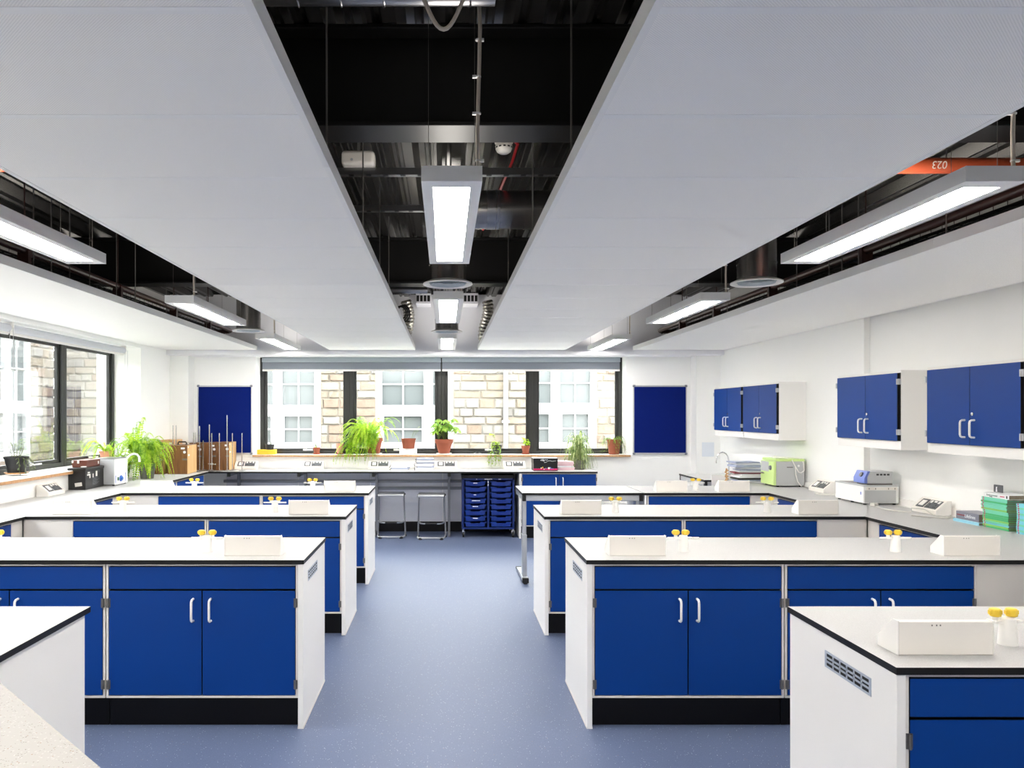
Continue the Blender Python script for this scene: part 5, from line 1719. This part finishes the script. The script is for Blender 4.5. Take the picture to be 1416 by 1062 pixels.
# ------------------------------------------------------------------ things on the end worktop
def sheet_stack(name, cat, group, labels, x, y, z, w, d, ths, mats, jit, seed, tilt=0.0, bind=None):
    """separate booklets lying one on another, lowest first"""
    r = random.Random(seed)
    for k, lab in enumerate(labels):
        th = ths[k % len(ths)]
        t = thing(name, lab, cat, (x + r.uniform(-jit, jit), y + r.uniform(-jit, jit), z), r.uniform(-.09, .09), group)
        b = MB()
        n = 6
        # a slightly bowed block of pages
        lo = []; hi = []
        for j in range(n + 1):
            u = -w / 2 + w * j / n
            bow = 0.0
            lo.append((u, bow)); hi.append((u, bow + th * (0.96 + 0.04 * math.cos(j * 1.9 + k))))
        b.prism(lo + hi[::-1], 'y', -d / 2, d / 2)
        b.build('pages', M[mats[k % len(mats)]], t, smooth=False)
        if bind:
            b = MB()
            for j in range(9):
                yy = -d / 2 + d * (j + .5) / 9
                b.tube([(-w / 2 + 0.008 * math.cos(a) - 0.002, yy, th / 2 + (th / 2 - 0.0004) * math.sin(a)) for a in [2 * PI * q / 8 for q in range(8)]], 0.0018, n=4, closed=True)
            b.build('spiral_binding', M['rubber'], t)
        z += th + 0.0012
    return z
lab = lambda base, n: ['%s, %s from the bottom' % (base, ORD[k + 1]) for k in range(n)]
sheet_stack('notebook', 'notebook', 'notebooks in the low pile', lab('spiral notebook in the low pile under the trailing fern end', 4), (553.5 - 615.5) * 10.5 / 1050, 10.52, Z, 0.235, 0.20, [0.014, 0.018, 0.012, 0.02], ['paper', 'bluepaper', 'paper'], 0.02, 3, bind=True)
sheet_stack('notebook', 'notebook', 'notebooks in the tall pile', lab('spiral notebook in the tall pile before the brown pot', 9), (587 - 615.5) * 10.5 / 1050, 10.53, Z, 0.235, 0.22, [0.016, 0.02, 0.015, 0.018], ['paper', 'paper', 'bluepaper'], 0.014, 4, bind=True)
sheet_stack('paper_folder', 'folder', 'pink papers beside the printed box', lab('pale pink paper folder beside the black printed box', 6), (781.5 - 615.5) * 10.5 / 1050, 10.58, Z, 0.225, 0.26, [0.022, 0.014, 0.02, 0.024], ['pinkpaper', 'pinkpaper', 'paper', 'pinkpaper'], 0.01, 5)
t = thing('printed_box', 'black and magenta printed paper box on the end worktop', 'box', ((754.5 - 615.5) * 10.33 / 1050, 10.47, Z), 0)
w = 0.162
b = MB(); b.box(-w, w, -0.135, 0.12, 0, 0.11, 0); b.build('body', M['blackbox'], t, smooth=False)
b = MB(); b.box(-w - 0.003, w + 0.003, -0.138, 0.123, 0.10, 0.172, 0, mf=(0, 1, 0, 0, 0, 0)); b.build('lid', [M['blackbox'], M['paper']], t, smooth=False)
b = MB(); b.box(-w - 0.0008, w + 0.0008, -0.1358, -0.12, 0.010, 0.032); b.build('magenta_band', M['magenta'], t, smooth=False)
for mname, spots in (('cream', ((-0.06, 0.038, .008), (0.045, 0.036, .015), (-0.02, 0.024, .008))), ('yellow', ((-0.04, 0.046, .009),)), ('bluefront', ((0.005, 0.034, .008), (0.065, 0.044, .009), (0.08, 0.030, .008), (0.10, 0.03, .006)))):
    b = MB()
    for x, z, r in spots:
        b.cyl((x, -0.1362, z), (x, -0.1358, z), r, n=14)
    b.build('printed_flower', M[mname], t, smooth=False)
b = MB()
b.tube([(-0.07, -0.139, 0.140), (-0.062, -0.139, 0.155), (-0.055, -0.139, 0.135), (-0.045, -0.139, 0.158), (-0.03, -0.139, 0.16), (-0.025, -0.139, 0.142), (-0.04, -0.139, 0.136), (-0.045, -0.139, 0.15),
        (-0.02, -0.139, 0.13), (-0.01, -0.139, 0.155), (0.005, -0.139, 0.15), (0.012, -0.139, 0.142), (0.02, -0.139, 0.155), (0.03, -0.139, 0.15)], 0.0035, n=6)
b.tube([(-0.02, -0.139, 0.112), (0.01, -0.139, 0.118), (0.03, -0.139, 0.135), (0.06, -0.139, 0.138), (0.09, -0.139, 0.130), (0.14, -0.139, 0.137)], 0.0022, n=6)
b.build('white_scroll', M['paper'], t)

# ------------------------------------------------------------------ things on the cupboard-side worktop
# pile of papers near the far corner
names = ['paper', 'bluepaper', 'darkpaper', 'paper', 'paper', 'redpaper', 'paper', 'bluepaper', 'paper', 'bluepaper', 'paper', 'bluepaper']
z = Z; r = random.Random(12)
desc = {'paper': 'white', 'bluepaper': 'bluish grey', 'darkpaper': 'dark grey', 'redpaper': 'maroon'}
for k, m in enumerate(names):
    th = (0.018, 0.012, 0.02, 0.022, 0.014, 0.012)[k % 6]
    b = MB(); ww, dd = 0.29 + r.uniform(-.02, .02), 0.22
    # sagging sheaf
    lo = [(-ww / 2 + ww * j / 6, 0.0) for j in range(7)]; hi = [(u, th + 0.002 * math.sin(3 * u * 8 + k)) for u, _ in lo]
    b.prism(lo + hi[::-1], 'y', -dd / 2, dd / 2)
    o = b.build('paper_folder', M[m], smooth=False)
    tag(o, '%s folder in the paper pile near the lime oven, %s from the bottom' % (desc[m], ORD[k + 1]), 'folder', 'folders in the paper pile', (3.42 + r.uniform(-.035, .035), 8.62 + r.uniform(-.03, .03), z))
    o.rotation_euler = (0, 0, r.uniform(-.12, .12))
    z += th + 0.0035
t = thing('wood_bundle', 'small bunch of tan wooden pieces leaning on the paper pile', 'wooden pieces', (3.215, 8.68, Z), 0)
for k in range(9):
    b = MB()
    b.cyl((-0.01 + 0.006 * (k % 3), 0.0, 0.014 + 0.016 * k), (0.02 + 0.006 * (k % 2), 0.05 - 0.03 * (k % 2), 0.016 + 0.016 * k), 0.010, n=9)
    b.build('wooden_piece', M['plylight'], t)
b = MB(); b.box(-0.065, 0.065, -0.08, 0.08, 0, 0.075)
o = tag(b.build('paper_block', M['paper'], bevel=0.002), 'white block of paper standing between the pile and the lime oven', 'paper', None, (3.545, 8.70, Z)); o.rotation_euler = (0, 0, 0.2); o.location = (3.62, 8.76, Z)

# lime and grey oven
t = thing('incubator_oven', 'grey oven with lime green door and lid on the cupboard-wall worktop', 'oven', (3.66, 8.225, Z), 0)
b = MB(); b.box(-0.145, 0.15, -0.17, 0.17, 0.014, 0.272); b.build('body', M['steelgrey'], t, bevel=0.005)
b = MB(); b.box(-0.152, 0.155, -0.174, 0.174, 0.272, 0.298); b.build('lid', M['limebox'], t, bevel=0.005)
b = MB(); b.box(-0.172, -0.146, -0.168, 0.168, 0.016, 0.27); d_ = b.build('door', M['limebox'], t, bevel=0.006)
b = MB(); b.box(-0.1735, -0.172, -0.04, 0.155, 0.155, 0.262); b.build('door_window', M['steelgrey'], d_, smooth=False)
b = MB(); b.cyl((-0.172, -0.09, 0.20), (-0.186, -0.09, 0.20), 0.026, 0.022, n=22); b.build('door_knob', M['greyframe'], d_)
b = MB(); b.tube([(-0.172, 0.10, 0.135), (-0.192, 0.10, 0.135), (-0.195, 0.09, 0.135), (-0.195, 0.03, 0.135)], 0.007, n=8); b.build('door_handle', M['chrome'], d_)
b = MB()
for x in (-0.12, 0.12):
    for y in (-0.14, 0.14):
        b.cyl((x, y, 0), (x, y, 0.014), 0.014, n=12)
b.build('rubber_foot', M['rubber'], t)
b = MB(); b.box(-0.035, 0.03, -0.1712, -0.17, 0.205, 0.215); b.build('vent_slot', M['hinge'], t, smooth=False)
b = MB(); b.cyl((0.09, -0.1725, 0.225), (0.09, -0.17, 0.225), 0.012, n=16); b.build('badge', M['instr'], t)
b = MB()
b.tube([(-0.09, 0.02, 0.304), (-0.02, -0.10, 0.305), (0.02, -0.172, 0.285), (0.05, -0.178, 0.22), (0.085, -0.18, 0.16), (0.11, -0.18, 0.15), (0.145, -0.178, 0.175), (0.14, -0.172, 0.26), (0.11, -0.15, 0.305), (0.06, -0.05, 0.306), (0.0, 0.0, 0.306), (-0.04, 0.02, 0.304)], 0.006, n=8)
b.tube([(0.05, -0.178, 0.215), (0.055, -0.182, 0.13), (0.075, -0.182, 0.06), (0.11, -0.19, 0.008)], 0.0055, n=8)
b.box(-0.10, -0.06, 0.0, 0.04, 0.299, 0.322)
tag(b.build('white_lead', M['white']), 'white mains lead with plug looped over the lime oven', 'cable', None, (3.66, 8.225, Z))

# shaking water bath
t = thing('shaking_bath', 'long white water bath with a control head on the cupboard-wall worktop', 'water bath', (3.711, 6.705, Z), 0)
b = MB(); b.box(-0.145, 0.155, -0.235, 0.235, 0.014, 0.158); b.build('tank', M['instr'], t, bevel=0.004)
b = MB(); b.box(-0.135, 0.13, -0.2362, -0.235, 0.02, 0.125); b.build('side_plate', M['steelgrey'], t, smooth=False)
b = MB(); b.box(-0.148, 0.158, -0.237, 0.237, 0.156, 0.168); b.build('rim', M['steelgrey'], t, bevel=0.003)
b = MB(); b.box(-0.12, 0.13, -0.02, 0.21, 0.1683, 0.1695); b.build('water_tray', M['hinge'], t, smooth=False)
b = MB(); b.box(-0.12, 0.14, -0.2385, -0.237, 0.128, 0.152); k_ = b.build('hook_rail', M['cream'], t, smooth=False)
b = MB()
for x in (-0.10, -0.045, 0.065, 0.12):
    b.box(x - 0.003, x + 0.003, -0.2405, -0.2385, 0.132, 0.146)
b.build('hook', M['hinge'], k_, smooth=False)
b = MB()
for y in (-0.21, -0.01, 0.21):
    for x in (-0.12, 0.13):
        b.cyl((x, y, 0), (x, y, 0.014), 0.013, n=12)
b.build('rubber_foot', M['rubber'], t)
b = MB(); b.box(-0.1465, -0.1452, -0.20, -0.185, 0.085, 0.11); b.build('blue_badge', M['bluefront'], t, smooth=False)
# control head
b = MB()
b.prism([(-0.10, 0.182), (0.115, 0.182), (0.115, 0.285), (-0.075, 0.285), (-0.10, 0.235)], 'y', -0.215, -0.04)
h_ = b.build('control_head', M['steelgrey'], t, bevel=0.004)
b = MB()
b.prism([(-0.128, 0.182), (-0.10, 0.182), (-0.10, 0.2358), (-0.075, 0.286), (-0.098, 0.286), (-0.128, 0.225)], 'y', -0.214, -0.041); b.build('blue_front', M['bluefront'], h_, bevel=0.003)
b = MB(); b.cyl((-0.112, -0.15, 0.252), (-0.124, -0.15, 0.258), 0.022, 0.02, n=18); b.build('dial', M['socket'], h_)
b = MB()
for k in range(4):
    b.box(-0.025 + 0.03 * k, -0.003 + 0.03 * k, -0.2158, -0.215, 0.250, 0.265)
b.build('vent_slot', M['socketblack'], h_, smooth=False)
b = MB(); b.box(-0.10, 0.115, -0.21, -0.045, 0.168, 0.182); b.build('mounting_plate', M['hinge'], t, smooth=False)

# loose leads by the socket boxes
b = MB()
b.tube([(3.60, 6.35, Z + .006), (3.56, 6.2, Z + .006), (3.58, 6.05, Z + .006), (3.65, 5.95, Z + .006), (3.70, 6.02, Z + .03), (3.735, 5.92, Z + .035), (3.72, 5.78, Z + .008), (3.76, 5.68, Z + .006), (3.82, 5.70, Z + .006)], 0.005, n=7)
b.tube([(3.55, 5.78, Z + .006), (3.62, 5.68, Z + .006), (3.72, 5.62, Z + .006), (3.80, 5.66, Z + .008), (3.82, 5.74, Z + .01)], 0.005, n=7)
tag(b.build('mains_lead', M['cable']), 'thin grey lead snaking in front of the socket box by the books', 'cable')
t = thing('mains_plug', 'beige mains plug lying on the worktop beside the water bath', 'plug', (3.60, 6.37, Z), 0.4)
b = MB(); b.box(-0.025, 0.025, -0.025, 0.025, 0, 0.03); b.build('body', M['cable'], t, bevel=0.008)
b = MB()
for x, y in ((-.014, 0), (.014, 0), (0, .012)):
    b.box(x - .003, x + .003, 0.025, 0.043, 0.008 + y, 0.014 + y)
b.build('pin', M['chrome'], t)
b = MB()
b.tube([(3.585, 7.36, Z + .005), (3.60, 7.22, Z + .005), (3.64, 7.12, Z + .02), (3.66, 7.05, Z + .006), (3.70, 7.10, Z + .006), (3.69, 7.2, Z + .02), (3.665, 7.3, Z + .005), (3.62, 7.42, Z + .005)], 0.005, n=7)
tag(b.build('mains_lead', M['cable']), 'short grey lead curled on the worktop behind the water bath', 'cable')

# books
def book(label, x0, y0, z0, wx, ly, th, cover, group=None, spine_text=None, tag_mat=None, rz=0.0, name='book'):
    """lying flat, spine towards the room (-x); origin at the near spine corner"""
    t = thing(name, label, 'book', (x0, y0, z0), rz, group)
    b = MB(); e = min(0.0022, th * 0.16)
    b.box(0, wx, 0, ly, 0, e); b.box(0, wx, 0, ly, th - e, th); b.box(0, 0.0025, 0, ly, e, th - e)
    b.build('cover', M[cover], t, smooth=False)
    b = MB(); b.box(0.0025, wx - 0.004, 0.003, ly - 0.003, e, th - e); b.build('pages', M['pages'], t, smooth=False)
    if tag_mat:
        b = MB(); b.box(-0.0004, 0, ly * 0.90, ly * 0.95, e, th - e); b.build('spine_mark', M[tag_mat], t, smooth=False)
    if spine_text:
        text_part(spine_text[0], spine_text[1], M[spine_text[2]], (-0.0006, ly * spine_text[3], th / 2), (PI / 2, 0, -PI / 2), t)
    return t
book('thin sky-blue book lying under the grey book by the wall', 3.70, 5.265, Z, 0.175, 0.265, 0.020, 'skybook')
t = book('thick grey book with white lettering on top of the sky-blue book', 3.715, 5.285, Z + 0.0205, 0.155, 0.235, 0.055, 'greybook', None, ('Lifelines', 0.034, 'paper', 0.38))
b = MB(); b.box(-0.0005, 0, 0.14, 0.225, 0.026, 0.034); b.build('red_line', M['redpaper'], t, smooth=False)
r = random.Random(17)
covers = ['green1', 'green2', 'green3', 'green2', 'green2', 'green3', 'green2', 'green1', 'green2', 'green2', 'aqua', 'green2', 'green1', 'green2', 'green3', 'green2', 'green1', 'green1']
z = Z
n = 17
for k in range(n):
    th = 0.0115
    off = -0.012 * math.sin(k * 0.36) + r.uniform(-.004, .004)
    book('thin green schoolbook in the tall stack by the wall, %s from the bottom' % ORD[k + 1], 3.720 + off * 0.4 + r.uniform(-.004, .004), 5.015 + off + 0.003 * k * 0.3, z, 0.15, 0.238, th, covers[(k * 5) % len(covers)], 'green schoolbooks in the tall stack', None, 'magenta')
    z += th + 0.0007
t = book('white paperback with green lettering on top of the green stack', 3.727, 5.02, z, 0.15, 0.235, 0.030, 'paper', None, ('Environmental', 0.0175, 'darkgreen', 0.66))
text_part('biology', 0.010, M['socketblack'], (-0.0006, 0.165, 0.0065), (PI / 2, 0, -PI / 2), t)
b = MB(); b.box(-0.0005, 0, 0.04, 0.08, 0.012, 0.018); b.build('red_line', M['magenta'], t, smooth=False)
b = MB(); b.box(-0.0005, 0, 0.012, 0.024, 0.006, 0.024); b.build('publisher_mark', M['socketblack'], t, smooth=False)
z += 0.0305
t = thing('small_card', 'small dark card with a white figure standing on the white paperback', 'card', (3.80, 5.215, z), -PI / 2)
b = MB(); b.box(-0.042, 0.042, -0.004, 0.004, 0, 0.052); b.build('board', M['socket'], t, bevel=0.003)
b = MB(); b.prism([(-0.02, 0.004), (-0.004, 0.004), (-0.008, 0.03), (-0.004, 0.038), (-0.016, 0.038), (-0.018, 0.03)], 'y', -0.0046, -0.004); b.build('white_figure', M['paper'], t, smooth=False)
z = Z
covers2 = ['aqua', 'green2', 'aqua', 'aqua', 'green2', 'aqua']
for k in range(16):
    off = 0.010 * math.sin(k * 0.5) + r.uniform(-.004, .004)
    book('thin aqua schoolbook in the stack nearer the camera by the wall, %s from the bottom' % ORD[k + 1], 3.720 + off * 0.5, 4.705 + off, z, 0.15, 0.238, 0.0115, covers2[k % 6], 'aqua schoolbooks in the nearer stack', None, 'magenta')
    z += 0.0122

# ------------------------------------------------------------------ camera, daylight, view
cam = bpy.data.cameras.new('camera')
co = bpy.data.objects.new('camera', cam); C.objects.link(co)
co.location = (0, 0, CAM_H); co.rotation_euler = (PI / 2, 0, 0)
cam.sensor_fit = 'HORIZONTAL'; cam.sensor_width = 36.0
cam.lens = 1050.0 / 1416.0 * 36.0
cam.shift_x = (708 - 615.5) / 1416.0
cam.shift_y = (572 - 531) / 1416.0
cam.clip_start = 0.05; cam.clip_end = 200
bpy.context.scene.camera = co

w = bpy.data.worlds.new('overcast_sky'); bpy.context.scene.world = w
w.use_nodes = True
bg = w.node_tree.nodes['Background']
bg.inputs['Color'].default_value = (0.97, 0.985, 1.0, 1)
bg.inputs['Strength'].default_value = 3.5

# openings that the sky shines through (sampling portals only)
def portal(loc, rot, sx_, sy_):
    l = bpy.data.lights.new('daylight_portal', 'AREA'); l.shape = 'RECTANGLE'; l.size = sx_; l.size_y = sy_
    l.cycles.is_portal = True
    o = bpy.data.objects.new('daylight_portal', l); C.objects.link(o)
    o.location = loc; o.rotation_euler = rot
portal(((WX0 + WX1) / 2, YB + 0.40, (WZ0 + WZ1) / 2), (-PI / 2, 0, 0), WX1 - WX0, WZ1 - WZ0)
portal((-4.42, (LY0 + LY1) / 2, (LZ0 + LZ1) / 2), (PI / 2, 0, -PI / 2), LY1 - LY0, LZ1 - LZ0)

sc = bpy.context.scene
sc.view_settings.view_transform = 'Standard'
sc.view_settings.look = 'None'
sc.view_settings.gamma = 1.0
sc.view_settings.use_curve_mapping = False
sc.view_settings.exposure = 2.34
sc.cycles.max_bounces = 16
sc.cycles.diffuse_bounces = 14
sc.cycles.transparent_max_bounces = 12
sc.cycles.sample_clamp_indirect = 20.0
sc.cycles.use_denoising = True
